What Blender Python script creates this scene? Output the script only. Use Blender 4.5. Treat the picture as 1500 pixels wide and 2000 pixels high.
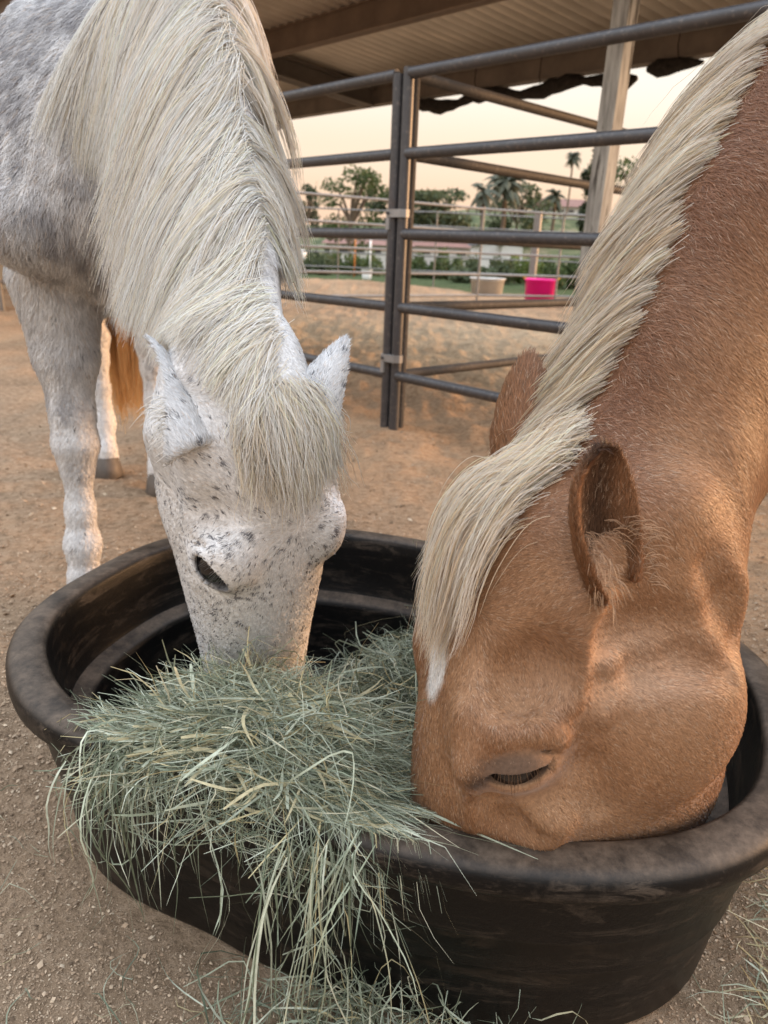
import bpy, math, random
import numpy as np
from mathutils import Matrix, Vector

for o in list(bpy.data.objects):
    bpy.data.objects.remove(o)
scene = bpy.context.scene
COL = scene.collection
rng = np.random.default_rng(7)
random.seed(7)
FUR = True

# ------------------------------------------------------------------ camera
FOC, CX, CY = 1400.0, 750.0, 1000.0          # focal length and centre in photo pixels (1500 x 2000)
PITCH, ROLL, HC = math.radians(20.2), math.atan(0.0415), 0.85
_up = np.array([math.sin(ROLL) * math.cos(PITCH), math.cos(ROLL) * math.cos(PITCH), math.sin(PITCH)])
_f = np.array([0, 0, -1.0]) - _up * (-_up[2])
_f /= np.linalg.norm(_f)
RC = np.stack([np.cross(_f, _up), _f, _up])  # camera axes -> world
CAM = np.array([0, 0, HC])

def ray(px, py):
    return RC @ np.array([(px - CX) / FOC, -(py - CY) / FOC, -1.0])
def at(px, py, depth):
    return CAM + ray(px, py) * depth
def atz(px, py, z):
    d = ray(px, py)
    return CAM + d * ((z - HC) / d[2])
def aty(px, py, y):
    d = ray(px, py)
    return CAM + d * (y / d[1])
def proj(P):
    q = (np.asarray(P, float) - CAM) @ RC
    return np.stack([CX + FOC * q[..., 0] / -q[..., 2], CY - FOC * q[..., 1] / -q[..., 2]], -1)
def depth_of(P):
    return -((np.asarray(P, float) - CAM) @ RC)[..., 2]

cd = bpy.data.cameras.new('camera')
cam = bpy.data.objects.new('camera', cd)
COL.objects.link(cam)
cd.sensor_fit = 'VERTICAL'
cd.sensor_height = 9.8
cd.sensor_width = 7.35
cd.lens = FOC / 2000 * 9.8
cd.clip_start, cd.clip_end = 0.02, 3000
m = Matrix([[*RC[i], CAM[i]] for i in range(3)] + [[0, 0, 0, 1]])
cam.matrix_world = m
cd.dof.use_dof = True
cd.dof.focus_distance = 0.78
cd.dof.aperture_fstop = 2.0
scene.camera = cam

# ------------------------------------------------------------------ sky and sun
SUN_AZ = math.radians(76)      # clockwise from +Y (the view direction): low in the right, a little behind the scene
SUN_EL = math.radians(8)
w = bpy.data.worlds.new('World')
scene.world = w
w.use_nodes = True
nt = w.node_tree
nt.nodes.clear()
N = nt.nodes.new
out = N('ShaderNodeOutputWorld')
sky = N('ShaderNodeTexSky')
sky.sky_type = 'NISHITA'
sky.sun_disc = False
sky.sun_elevation = SUN_EL
sky.sun_rotation = SUN_AZ
sky.dust_density = 4.0
sky.air_density = 1.4
bg1 = N('ShaderNodeBackground')
bg1.inputs['Strength'].default_value = 0.02
nt.links.new(sky.outputs[0], bg1.inputs['Color'])
tc = N('ShaderNodeTexCoord')
sep = N('ShaderNodeSeparateXYZ')
nt.links.new(tc.outputs['Generated'], sep.inputs[0])
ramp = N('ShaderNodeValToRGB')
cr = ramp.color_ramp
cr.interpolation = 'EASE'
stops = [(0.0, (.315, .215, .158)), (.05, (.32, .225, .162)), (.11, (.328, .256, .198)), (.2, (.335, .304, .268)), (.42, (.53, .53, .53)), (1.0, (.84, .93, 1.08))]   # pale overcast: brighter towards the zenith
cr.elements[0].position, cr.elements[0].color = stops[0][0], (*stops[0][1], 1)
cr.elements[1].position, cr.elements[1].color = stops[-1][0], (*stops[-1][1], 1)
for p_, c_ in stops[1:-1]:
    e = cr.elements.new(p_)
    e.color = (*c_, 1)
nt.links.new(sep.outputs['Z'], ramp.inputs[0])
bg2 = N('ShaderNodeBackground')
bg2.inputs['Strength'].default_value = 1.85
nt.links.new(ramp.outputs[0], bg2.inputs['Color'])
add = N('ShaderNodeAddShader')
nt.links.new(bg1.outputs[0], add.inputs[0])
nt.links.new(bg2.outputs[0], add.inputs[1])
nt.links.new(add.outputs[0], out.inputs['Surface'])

sd = bpy.data.lights.new('sun', 'SUN')
sd.energy = 3.0
sd.color = (1.0, .56, .27)
sd.angle = math.radians(12)
sun = bpy.data.objects.new('sun', sd)
COL.objects.link(sun)
_sdir = Vector((math.sin(SUN_AZ) * math.cos(SUN_EL), math.cos(SUN_AZ) * math.cos(SUN_EL), math.sin(SUN_EL)))
sun.rotation_euler = _sdir.to_track_quat('Z', 'Y').to_euler()
sun.location = (6, 2, 4)

scene.render.engine = 'CYCLES'
scene.view_settings.view_transform = 'Standard'
scene.view_settings.look = 'None'
scene.view_settings.gamma = 1
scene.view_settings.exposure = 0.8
scene.view_settings.use_curve_mapping = False
cy = scene.cycles
cy.use_denoising = True
cy.max_bounces = 5
cy.diffuse_bounces = 3
cy.glossy_bounces = 2
cy.transmission_bounces = 3
cy.transparent_max_bounces = 8
cy.caustics_reflective = cy.caustics_refractive = False
cy.sample_clamp_indirect = 4

# ------------------------------------------------------------------ helpers
def lin(r, g=None, b=None):
    """sRGB 0-255 -> linear"""
    f = lambda c: (c / 255 / 12.92) if c / 255 <= .04045 else ((c / 255 + .055) / 1.055) ** 2.4
    return (f(r), f(g), f(b))

def tag(o, label=None, cat=None, group=None, kind=None):
    if label: o['label'] = label
    if cat: o['category'] = cat
    if group: o['group'] = group
    if kind: o['kind'] = kind
    return o

def link(o, parent=None):
    COL.objects.link(o)
    if parent is not None:
        o.parent = parent
    return o

def empty(name, loc=(0, 0, 0), label=None, cat=None, group=None, kind=None, rz=0):
    o = bpy.data.objects.new(name, None)
    o.empty_display_size = .1
    o.location = loc
    o.rotation_euler = (0, 0, rz)
    link(o)
    return tag(o, label, cat, group, kind)

def mesh_np(name, V, faces, mat, parent=None, smooth=False, loc=None):
    """faces: list of tuples or an (n,3)/(n,4) int array"""
    me = bpy.data.meshes.new(name)
    V = np.asarray(V, np.float32)
    if isinstance(faces, np.ndarray):
        k = faces.shape[1]
        me.vertices.add(len(V)); me.vertices.foreach_set('co', V.ravel())
        me.loops.add(faces.size); me.loops.foreach_set('vertex_index', faces.astype(np.int32).ravel())
        me.polygons.add(len(faces)); me.polygons.foreach_set('loop_start', np.arange(0, faces.size, k, dtype=np.int32))
        me.update(calc_edges=True)
    else:
        me.from_pydata(V.tolist(), [], faces)
    if smooth:
        me.shade_smooth()
    if mat is not None:
        me.materials.append(mat)
    o = bpy.data.objects.new(name, me)
    if loc is not None: o.location = loc
    return link(o, parent)

def point_color(o, name, colors):
    a = o.data.color_attributes.new(name, 'FLOAT_COLOR', 'POINT')
    c = np.ones((len(colors), 4), np.float32); c[:, :3] = colors
    a.data.foreach_set('color', c.ravel())

class MB:
    """collects shapes into one mesh"""
    def __init__(s): s.v = []; s.f = []
    def add(s, V, F):
        n = len(s.v); s.v += [tuple(map(float, p)) for p in V]; s.f += [tuple(i + n for i in f) for f in F]; return s
    def box(s, c, size, ax=None, bevel=0.0):
        ax = np.eye(3) if ax is None else np.asarray(ax, float)
        h = np.asarray(size, float) / 2
        if bevel <= 0:
            P = [np.asarray(c) + ax.T @ (h * np.array(q)) for q in [(-1,-1,-1),(1,-1,-1),(1,1,-1),(-1,1,-1),(-1,-1,1),(1,-1,1),(1,1,1),(-1,1,1)]]
            return s.add(P, [(0,3,2,1),(4,5,6,7),(0,1,5,4),(1,2,6,5),(2,3,7,6),(3,0,4,7)])
        b = bevel   # extruded along local z with cut corners
        prof = [(-h[0]+b,-h[1]),(h[0]-b,-h[1]),(h[0],-h[1]+b),(h[0],h[1]-b),(h[0]-b,h[1]),(-h[0]+b,h[1]),(-h[0],h[1]-b),(-h[0],-h[1]+b)]
        P = [np.asarray(c) + ax.T @ np.array([x, y, z]) for z in (-h[2], h[2]) for x, y in prof]
        F = [tuple(range(7, -1, -1)), tuple(range(8, 16))] + [(i, (i+1) % 8, 8 + (i+1) % 8, 8 + i) for i in range(8)]
        return s.add(P, F)
    def tube(s, pts, r, n=10, cap=True):
        pts = [np.asarray(p, float) for p in pts]
        rr = r if hasattr(r, '__len__') else [r] * len(pts)
        V, F = [], []
        t0 = pts[1] - pts[0]; t0 /= np.linalg.norm(t0)
        a = np.cross(t0, [0, 0, 1.0]);
        if np.linalg.norm(a) < .1: a = np.cross(t0, [1.0, 0, 0])
        a /= np.linalg.norm(a)
        for i, p in enumerate(pts):
            t = pts[min(i+1, len(pts)-1)] - pts[max(i-1, 0)]; t /= np.linalg.norm(t)
            a = a - t * np.dot(a, t); a /= np.linalg.norm(a)
            b = np.cross(t, a)
            for k in range(n):
                an = 2 * math.pi * k / n
                V.append(p + (a * math.cos(an) + b * math.sin(an)) * rr[i])
        for i in range(len(pts) - 1):
            for k in range(n):
                F.append((i*n+k, i*n+(k+1) % n, (i+1)*n+(k+1) % n, (i+1)*n+k))
        if cap:
            F.append(tuple(range(n-1, -1, -1))); F.append(tuple(range((len(pts)-1)*n, len(pts)*n)))
        return s.add(V, F)
    def lathe(s, prof, n=24, c=(0, 0, 0), sx=1, sy=1):
        V, F = [], []
        for r, z in prof:
            for k in range(n):
                an = 2*math.pi*k/n
                V.append((c[0]+r*sx*math.cos(an), c[1]+r*sy*math.sin(an), c[2]+z))
        for i in range(len(prof)-1):
            for k in range(n):
                F.append((i*n+k, i*n+(k+1) % n, (i+1)*n+(k+1) % n, (i+1)*n+k))
        return s.add(V, F)
    def build(s, name, mat, parent=None, smooth=False, loc=None):
        return mesh_np(name, np.array(s.v), s.f, mat, parent, smooth, loc)

def auto_smooth(o, ang=40):
    me = o.data
    me.shade_smooth()
    try:
        me.set_sharp_from_angle(angle=math.radians(ang))
    except Exception:
        pass
    return o

def copy_tree(o, parent=None):
    c = o.copy(); COL.objects.link(c); c.parent = parent
    for ch in list(o.children):
        copy_tree(ch, c)
    return c

# numpy value noise
def _h3(ix, iy, iz, seed):
    n = (ix.astype(np.int64) * 374761393 + iy.astype(np.int64) * 668265263 + iz.astype(np.int64) * 2147483647 + seed * 1274126177) & 0xffffffff
    n = ((n ^ (n >> 13)) * 1274126177) & 0xffffffff
    n = ((n ^ (n >> 16)) * 2246822519) & 0xffffffff
    return ((n ^ (n >> 15)) & 0xffffff) / float(0xffffff)
def vnoise(P, scale, seed=0):
    P = np.asarray(P, float) * scale
    i = np.floor(P); f = P - i; f = f * f * (3 - 2 * f)
    r = 0
    for dx in (0, 1):
        for dy in (0, 1):
            for dz in (0, 1):
                wgt = (f[:, 0] if dx else 1 - f[:, 0]) * (f[:, 1] if dy else 1 - f[:, 1]) * (f[:, 2] if dz else 1 - f[:, 2])
                r = r + wgt * _h3(i[:, 0] + dx, i[:, 1] + dy, i[:, 2] + dz, seed)
    return r
def fbm(P, scale, seed=0, octv=4):
    r, a, t = 0, 1., 0
    for k in range(octv):
        r = r + a * vnoise(P, scale * 2 ** k, seed + k); t += a; a *= .5
    return r / t
def nrm(v):
    v = np.asarray(v, float)
    return v / (np.linalg.norm(v, axis=-1, keepdims=True) + 1e-12)

# ------------------------------------------------------------------ materials
class NT:
    def __init__(s, name):
        s.m = bpy.data.materials.new(name); s.m.use_nodes = True
        s.t = s.m.node_tree; s.b = s.t.nodes['Principled BSDF']
    def n(s, typ, **kw):
        x = s.t.nodes.new(typ)
        for k, v in kw.items():
            if k.startswith('_'): setattr(x, k[1:], v)
            else: x.inputs[k.replace('__', ' ')].default_value = v
        return x
    def l(s, a, b): s.t.links.new(a, b)
    def noise(s, scale, detail=4, rough=.55, vec=None, dist=0):
        x = s.n('ShaderNodeTexNoise'); x.inputs['Scale'].default_value = scale; x.inputs['Detail'].default_value = detail
        x.inputs['Roughness'].default_value = rough; x.inputs['Distortion'].default_value = dist
        if vec is not None: s.l(vec, x.inputs['Vector'])
        return x.outputs[0]
    def coord(s, kind='Object', scale=(1, 1, 1), rot=(0, 0, 0)):
        c = s.n('ShaderNodeTexCoord'); mp = s.n('ShaderNodeMapping')
        mp.inputs['Scale'].default_value = scale; mp.inputs['Rotation'].default_value = rot
        s.l(c.outputs[kind], mp.inputs[0]); return mp.outputs[0]
    def geo(s, scale=(1, 1, 1), rot=(0, 0, 0)):
        c = s.n('ShaderNodeNewGeometry'); mp = s.n('ShaderNodeMapping')
        mp.inputs['Scale'].default_value = scale; mp.inputs['Rotation'].default_value = rot
        s.l(c.outputs['Position'], mp.inputs[0]); return mp.outputs[0]
    def ramp(s, fac, stops):
        x = s.n('ShaderNodeValToRGB'); e = x.color_ramp.elements
        e[0].position, e[0].color = stops[0][0], (*stops[0][1], 1); e[1].position, e[1].color = stops[-1][0], (*stops[-1][1], 1)
        for p, c in stops[1:-1]: e.new(p).color = (*c, 1)
        s.l(fac, x.inputs[0]); return x.outputs[0]
    def mix(s, fac, a, b, mode='MIX'):
        x = s.n('ShaderNodeMix', _data_type='RGBA', _blend_type=mode)
        for v, k in ((fac, 0), (a, 6), (b, 7)):
            if isinstance(v, (int, float)): x.inputs[k].default_value = v
            elif isinstance(v, tuple): x.inputs[k].default_value = (*v, 1)
            else: s.l(v, x.inputs[k])
        return x.outputs[2]
    def bump(s, h, strength=.3, dist=.01):
        x = s.n('ShaderNodeBump'); x.inputs['Strength'].default_value = strength; x.inputs['Distance'].default_value = dist
        s.l(h, x.inputs['Height']); s.l(x.outputs[0], s.b.inputs['Normal']); return x
    def col(s, c):
        if isinstance(c, tuple): s.b.inputs['Base Color'].default_value = (*c, 1)
        else: s.l(c, s.b.inputs['Base Color'])
        return s
    def set(s, rough=.6, spec=.5, metal=0):
        s.b.inputs['Roughness'].default_value = rough; s.b.inputs['Specular IOR Level'].default_value = spec; s.b.inputs['Metallic'].default_value = metal
        return s

def plain(name, c, rough=.6, spec=.4, metal=0, var=.25, scale=8.0, bump=0.0):
    """slightly mottled plain material"""
    t = NT(name)
    nz = t.noise(scale, 5, .6, t.coord('Object'))
    lo = tuple(x * (1 - var) for x in c); hi = tuple(min(1, x * (1 + var)) for x in c)
    t.col(t.ramp(nz, [(.25, lo), (.75, hi)])).set(rough, spec, metal)
    if bump: t.bump(t.noise(scale * 6, 5, .6, t.coord('Object')), bump, .004)
    return t.m
# ================================================================== ground
def ground_height(x, y):
    P = np.stack([x, y, np.zeros_like(x)], -1)
    r = np.hypot(x, y - .95)
    near = np.clip((r - .75) / 1.2, 0, 1)
    z = (fbm(P, 14, 3, 3) - .5) * .010 * (.35 + .65 * near)
    z += (fbm(P, 3.2, 9, 3) - .5) * .05 * near
    rdg = np.abs(fbm(P * np.array([1., 2.2, 1.]), 4.2, 15, 3) - .5) * 2
    z -= rdg * .04 * np.clip((r - 1.1) / .8, 0, 1)
    # trodden arena sand beyond the rails
    d2 = (x * .703 + (y - 3.52) * .711)            # distance behind the near fence line
    ar = np.clip(d2 / .8, 0, 1) * np.clip((16 - y) / 3, 0, 1)
    hoof = np.abs(fbm(P, 5.0, 21, 3) - .5) * 2
    z += (hoof - .25) * .08 * ar
    z += np.clip(.5 - np.abs(d2 + .25) / .5, 0, .5) * .04 * (fbm(P, 2, 5, 2) + .2)
    # low berm and rising ground farther off
    z += .22 * np.exp(-((y - 15.5 - .1 * x) / 1.3) ** 2) * (x < 1.5) * np.clip((2.5 - x) / 3, 0, 1)
    z -= np.clip((y - 24) / 30, 0, 1) * 1.6
    return z

s = np.linspace(-1, 1, 601)
gx = .42 * np.sinh(7.4 * s)
gy = 1.6 + .42 * np.sinh(7.4 * s)
XX, YY = np.meshgrid(gx, gy, indexing='xy')
ZZ = ground_height(XX.ravel(), YY.ravel())
Vg = np.stack([XX.ravel(), YY.ravel(), ZZ], -1)
n_ = len(s)
ii = (np.arange(n_ - 1)[:, None] * n_ + np.arange(n_ - 1)[None, :]).ravel()
Fg = np.stack([ii, ii + 1, ii + n_ + 1, ii + n_], -1)

t = NT('trodden_sand')
pos = t.geo()
n1 = t.noise(1.3, 6, .6, pos)
n2 = t.noise(38, 8, .75, pos)
n3 = t.noise(210, 4, .7, pos)
sepx = t.n('ShaderNodeSeparateXYZ'); t.l(pos, sepx.inputs[0])
near_c = t.ramp(n2, [(.28, (.16, .110, .070)), (.5, (.32, .228, .150)), (.72, (.46, .345, .24))])
red_c = t.ramp(n2, [(.28, (.19, .118, .070)), (.5, (.37, .248, .152)), (.75, (.50, .355, .23))])
gold_c = t.ramp(n2, [(.28, (.24, .165, .098)), (.5, (.43, .32, .205)), (.75, (.58, .455, .31))])
# distance behind the fence line chooses the soil
vm = t.n('ShaderNodeVectorMath', _operation='DOT_PRODUCT'); t.l(pos, vm.inputs[0]); vm.inputs[1].default_value = (.703, .711, 0)
mr = t.n('ShaderNodeMapRange'); mr.inputs[1].default_value = 1.2; mr.inputs[2].default_value = 2.2; t.l(vm.outputs['Value'], mr.inputs[0])
wob = t.n('ShaderNodeMath', _operation='MULTIPLY_ADD'); t.l(n1, wob.inputs[0]); wob.inputs[1].default_value = .6; t.l(mr.outputs[0], wob.inputs[2])
wob2 = t.n('ShaderNodeMath', _operation='SUBTRACT', _use_clamp=True); t.l(wob.outputs[0], wob2.inputs[0]); wob2.inputs[1].default_value = .3
c = t.mix(wob2.outputs[0], near_c, red_c)
m2 = t.n('ShaderNodeMapRange'); m2.inputs[1].default_value = 3.3; m2.inputs[2].default_value = 4.6; t.l(vm.outputs['Value'], m2.inputs[0])
c = t.mix(m2.outputs[0], c, gold_c)
m3 = t.n('ShaderNodeMapRange'); m3.inputs[1].default_value = 8.2; m3.inputs[2].default_value = 10.5; t.l(sepx.outputs['Y'], m3.inputs[0])
c = t.mix(m3.outputs[0], c, red_c)
grass_c = t.ramp(n2, [(.3, (.045, .065, .025)), (.7, (.11, .14, .06))])
m4 = t.n('ShaderNodeMapRange'); m4.inputs[1].default_value = 16.3; m4.inputs[2].default_value = 17.2; t.l(sepx.outputs['Y'], m4.inputs[0])
c = t.mix(m4.outputs[0], c, grass_c)
dark = t.ramp(n1, [(.3, (.72, .72, .72)), (.65, (1.08, 1.06, 1.04))])
c = t.mix(1.0, c, dark, 'MULTIPLY')
t.col(c).set(.95, .12)
hsum = t.n('ShaderNodeMath', _operation='MULTIPLY_ADD'); t.l(n3, hsum.inputs[0]); hsum.inputs[1].default_value = .35; t.l(n2, hsum.inputs[2])
t.bump(hsum.outputs[0], .9, .012)
nh = t.noise(7, 5, .6, pos, .8)
hb = t.n('ShaderNodeBump'); hb.inputs['Distance'].default_value = .12; t.l(nh, hb.inputs['Height'])
m5 = t.n('ShaderNodeMapRange'); m5.inputs[1].default_value = 2.3; m5.inputs[2].default_value = 3.4; t.l(vm.outputs['Value'], m5.inputs[0]); t.l(m5.outputs[0], hb.inputs['Strength'])
for nd in t.t.nodes:
    if nd.type == 'BUMP' and nd != hb: t.l(hb.outputs[0], nd.inputs['Normal'])
M_GROUND = t.m
ground = mesh_np('ground', Vg, Fg, M_GROUND, smooth=True)
tag(ground, 'trodden brown sand of the yard and arena', kind='structure')

# ================================================================== stock tank
TA, TB, TN, TTH, TZ = .554, .389, 2.59, -.347, .308
TC = np.array([.011, .945])
_p0 = atz(290, 1540, .275)[:2] - TC
_PH0 = math.atan2(-_p0[0] * math.sin(TTH) + _p0[1] * math.cos(TTH), _p0[0] * math.cos(TTH) + _p0[1] * math.sin(TTH))
def tank_ring(inset, z, n=160, ph=None):
    ph = np.linspace(-math.pi, math.pi, n, endpoint=False) if ph is None else np.asarray(ph)
    a, b = TA - inset, TB - inset
    c_, s_ = np.cos(ph), np.sin(ph)
    r = (np.abs(c_ / a) ** TN + np.abs(s_ / b) ** TN) ** (-1 / TN)
    d = (ph - _PH0 + math.pi) % (2 * math.pi) - math.pi
    r = r - .011 * np.exp(-(d / .22) ** 2) + .006 * np.exp(-((d + .42) / .16) ** 2) + .003 * np.sin(3 * ph + 1)
    u, v = r * c_, r * s_
    return np.stack([TC[0] + u * math.cos(TTH) - v * math.sin(TTH), TC[1] + u * math.sin(TTH) + v * math.cos(TTH), np.full_like(u, z)], -1)
def tank_rho(x, y):
    """radial fraction of the tank's rim at a plan position (1 on the rim's outside)"""
    dx, dy = x - TC[0], y - TC[1]
    u = dx * math.cos(TTH) + dy * math.sin(TTH); v = -dx * math.sin(TTH) + dy * math.cos(TTH)
    return (np.abs(u / TA) ** TN + np.abs(v / TB) ** TN) ** (1 / TN)
def ring_mesh(name, prof, mat, parent, n=160, closed_end=False):
    V, F = [], []
    for k, (d, z) in enumerate(prof):
        V.append(tank_ring(d, z, n))
    V = np.concatenate(V)
    for k in range(len(prof) - 1):
        for i in range(n):
            F.append((k*n+i, k*n+(i+1) % n, (k+1)*n+(i+1) % n, (k+1)*n+i))
    if closed_end:
        F.append(tuple((len(prof)-1)*n + i for i in range(n)))
    o = mesh_np(name, V, F, mat, parent, True)
    return o

def tank_mat(name, dusty):
    t = NT(name)
    pos = t.geo()
    n1 = t.noise(19, 9, .72, pos)
    n2 = t.noise(90, 6, .7, pos)
    st = t.noise(10, 8, .75, t.geo((1, 1, 5), (0.35, .2, 0)), .6)
    g = t.n('ShaderNodeNewGeometry'); sx = t.n('ShaderNodeSeparateXYZ'); t.l(g.outputs['Normal'], sx.inputs[0])
    upf = t.n('ShaderNodeMapRange'); upf.inputs[1].default_value = .50; upf.inputs[2].default_value = .97; t.l(sx.outputs['Z'], upf.inputs[0])
    # settled dust: lies on ledges, caught in streaks elsewhere
    a = t.ramp(n1, [(.36, (0, 0, 0)), (.60, (1, 1, 1))])
    b = t.ramp(st, [(.50, (0, 0, 0)), (.60, (.6, .6, .6)), (.66, (.1, .1, .1)), (.74, (.8, .8, .8))])
    c2 = t.ramp(n2, [(.60, (0, 0, 0)), (.72, (.6, .6, .6))])
    f1 = t.n('ShaderNodeMath', _operation='MULTIPLY', _use_clamp=True); t.l(upf.outputs[0], f1.inputs[0])
    aa = t.n('ShaderNodeMath', _operation='MULTIPLY_ADD'); t.l(a, aa.inputs[0]); aa.inputs[1].default_value = .70; aa.inputs[2].default_value = .28
    t.l(aa.outputs[0], f1.inputs[1])
    f2 = t.n('ShaderNodeMath', _operation='MULTIPLY'); t.l(b, f2.inputs[0]); t.l(a, f2.inputs[1])
    f3 = t.n('ShaderNodeMath', _operation='MULTIPLY'); t.l(c2, f3.inputs[0]); f3.inputs[1].default_value = .35
    m1 = t.n('ShaderNodeMath', _operation='MAXIMUM'); t.l(f1.outputs[0], m1.inputs[0]); t.l(f2.outputs[0], m1.inputs[1])
    m2 = t.n('ShaderNodeMath', _operation='MAXIMUM'); t.l(m1.outputs[0], m2.inputs[0]); t.l(f3.outputs[0], m2.inputs[1])
    k = t.n('ShaderNodeMath', _operation='MULTIPLY', _use_clamp=True); t.l(m2.outputs[0], k.inputs[0]); k.inputs[1].default_value = dusty
    dust = t.ramp(n2, [(.3, (.14, .105, .078)), (.7, (.30, .225, .165))])
    t.col(t.mix(k.outputs[0], (.0024, .0024, .0027), dust))
    t.set(.5, .22)
    rr = t.n('ShaderNodeMapRange'); rr.inputs[3].default_value = .40; rr.inputs[4].default_value = .9; t.l(k.outputs[0], rr.inputs[0]); t.l(rr.outputs[0], t.b.inputs['Roughness'])
    t.bump(t.noise(120, 5, .7, pos), .25, .002)
    return t.m
M_TANK, M_TANKRIM = tank_mat('black_moulded_plastic', .24), tank_mat('black_dusty_plastic', .46)
tank = empty('stock_tank', (TC[0], TC[1], 0), 'large oval black plastic stock tank both horses eat from', 'stock tank')
def tk(name, prof, mat, closed=False):
    o = ring_mesh(name, prof, mat, tank, closed_end=closed)
    o.data.transform(Matrix.Translation((-TC[0], -TC[1], 0)))
    return o
tk('outer_wall', [(.075, .0), (.060, .002), (.056, .010), (.048, .09), (.0445, .125), (.0405, .127), (.040, .13), (.0365, .178), (.0325, .180), (.032, .184), (.026, .245), (.024, .269), (.012, .2730)], M_TANK)
tk('rim', [(.012, .2730), (.003, .2735), (-.001, .2765), (-.002, .284), (-.0015, .294), (.001, .301), (.006, .3055), (.013, .3075), (.030, .3085), (.042, .3080), (.0465, .3050), (.049, .298), (.0515, .283)], M_TANKRIM)
tk('inner_wall', [(.0515, .283), (.056, .24), (.061, .196), (.064, .190)], M_TANK)
tk('ledge', [(.064, .190), (.070, .187), (.086, .184), (.092, .180), (.094, .172)], M_TANKRIM)
tk('basin', [(.094, .172), (.104, .06), (.112, .035), (.13, .022), (.18, .02)], M_TANK, True)

# ================================================================== pipe corral near the tank
def pipe_mat(name, base, rust, warm=0):
    t = NT(name); pos = t.geo()
    n1 = t.noise(7, 6, .65, pos); n2 = t.noise(60, 5, .6, pos)
    c = t.ramp(n1, [(.35, base), (.62, tuple(b * 1.3 for b in base)), (.8, rust)])
    c = t.mix(t.ramp(n2, [(.55, (0, 0, 0)), (.75, (.35, .35, .35))]), c, (.30, .26, .22))
    t.col(c).set(.42, .5, .25); t.bump(n2, .15, .002)
    if warm: t.set(.65, .2, 0)
    return t.m
M_PIPE = pipe_mat('painted_steel_pipe', (.050, .049, .052), (.075, .052, .040))
M_GALV = pipe_mat('galvanised_steel', (.21, .205, .20), (.16, .135, .11))
M_PIPEB = pipe_mat('brown_painted_pipe', (.048, .043, .040), (.08, .058, .045), 1)
D1 = np.array([-.7035, .7107, 0.]); D2 = np.array([.72, .694, 0.])
ZR = [.268, .589, .913, 1.244, 1.553]
def pipe(name, a, b, r, mat, parent, n=12, sag=0.0):
    a, b = np.asarray(a, float), np.asarray(b, float)
    pts = [a + (b - a) * k / 4 + np.array([0, 0, -sag * math.sin(math.pi * k / 4)]) for k in range(5)] if sag else [a, b]
    o = MB().tube(pts, r, n).build(name, mat, parent)
    return auto_smooth(o, 50)
def corral_panel(P0, d, length, label, group=None, r=.024, zr=ZR, top=1.575, ends=(True, True), mat=None, base=-.03, sides=12, mid=None):
    mat = mat or M_PIPE
    P0 = np.asarray(P0, float); d = np.asarray(d, float)
    e = empty('pipe_fence', (P0[0], P0[1], 0), label, 'fence panel', group)
    if ends[0]: pipe('upright', (0, 0, base), (0, 0, top), r * 1.04, mat, e, sides)
    if ends[1]: pipe('upright', d * length + (0, 0, base), d * length + (0, 0, top), r * 1.04, mat, e, sides)
    if mid: pipe('upright', d * mid + (0, 0, base), d * mid + (0, 0, zr[-1]), r * .9, mat, e, sides)
    for z in zr:
        pipe('rail', d * r * .5 + (0, 0, z), d * (length - r * .5) + (0, 0, z), r, mat, e, sides, sag=.006 if length > 2 else 0)
    return e
POST = np.array([.030, 3.515, 0])
near_r = corral_panel(POST, -D1, 3.3, 'dark pipe corral panel running from the clamped uprights behind the palomino mane')
near_l = corral_panel(POST + D1 * .056 + np.array([-.004, -.004, 0]), D1, 3.6, 'dark pipe corral panel running left from the clamped uprights behind the white horse', top=1.555)
back_r = corral_panel(POST + D2 * .052 + np.array([-.012, .012, 0]), D2, 3.6, 'brown pipe corral panel going back to the right behind the timber post', mat=M_PIPEB)
def clamp(parent, z, P):
    """sheet-metal strap that couples two uprights, with a bolt and a drop pin"""
    P = np.asarray(P, float)
    ax = np.stack([-D1, D2, [0, 0, 1.]])
    mb = MB().box(P + (0, 0, z), (.128, .062, .034), ax, bevel=.02)
    o = mb.build('clamp', M_GALV, parent)
    q = MB().tube([P - D2 * .034 + D1 * .028 + (0, 0, z), P - D2 * .042 + D1 * .028 + (0, 0, z)], .007, 8).build('bolt', M_PIPE, o)
    pin = MB().box(P + D1 * .03 - D2 * .030 + (0, 0, z - .045), (.022, .012, .05), ax).build('pin', M_GALV, o)
    return o
for z in (1.00, .35):
    clamp(near_l, z, -D1 * .028)

# timber post holding up the roof
t = NT('weathered_timber'); pos = t.geo((6, 6, .5)); n1 = t.noise(4, 8, .7, pos); n2 = t.noise(26, 6, .6, t.geo((1, 1, .12)))
c = t.ramp(n2, [(.3, (.12, .11, .10)), (.5, (.33, .315, .285)), (.7, (.50, .48, .43))])
c = t.mix(t.ramp(n1, [(.54, (0, 0, 0)), (.62, (1, 1, 1))]), c, (.08, .07, .06)); t.col(c).set(.85, .2); t.bump(n2, .5, .006)
M_TIMBER = t.m
tp = aty(1176, 300, 3.9)
tb = math.radians(38)
axp = np.array([[math.cos(tb), math.sin(tb), 0], [-math.sin(tb), math.cos(tb), 0], [0, 0, 1.]])
timber = MB().box((0, 0, 1.25), (.092, .092, 2.62), axp, bevel=.008).build('timber_post', M_TIMBER, None, loc=(tp[0] + .012, 3.9, 0))
tag(timber, 'square grey weathered timber post rising through the pipe rails to the roof', 'post')
timber.rotation_euler = (math.radians(.4), math.radians(.2), 0)

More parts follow.
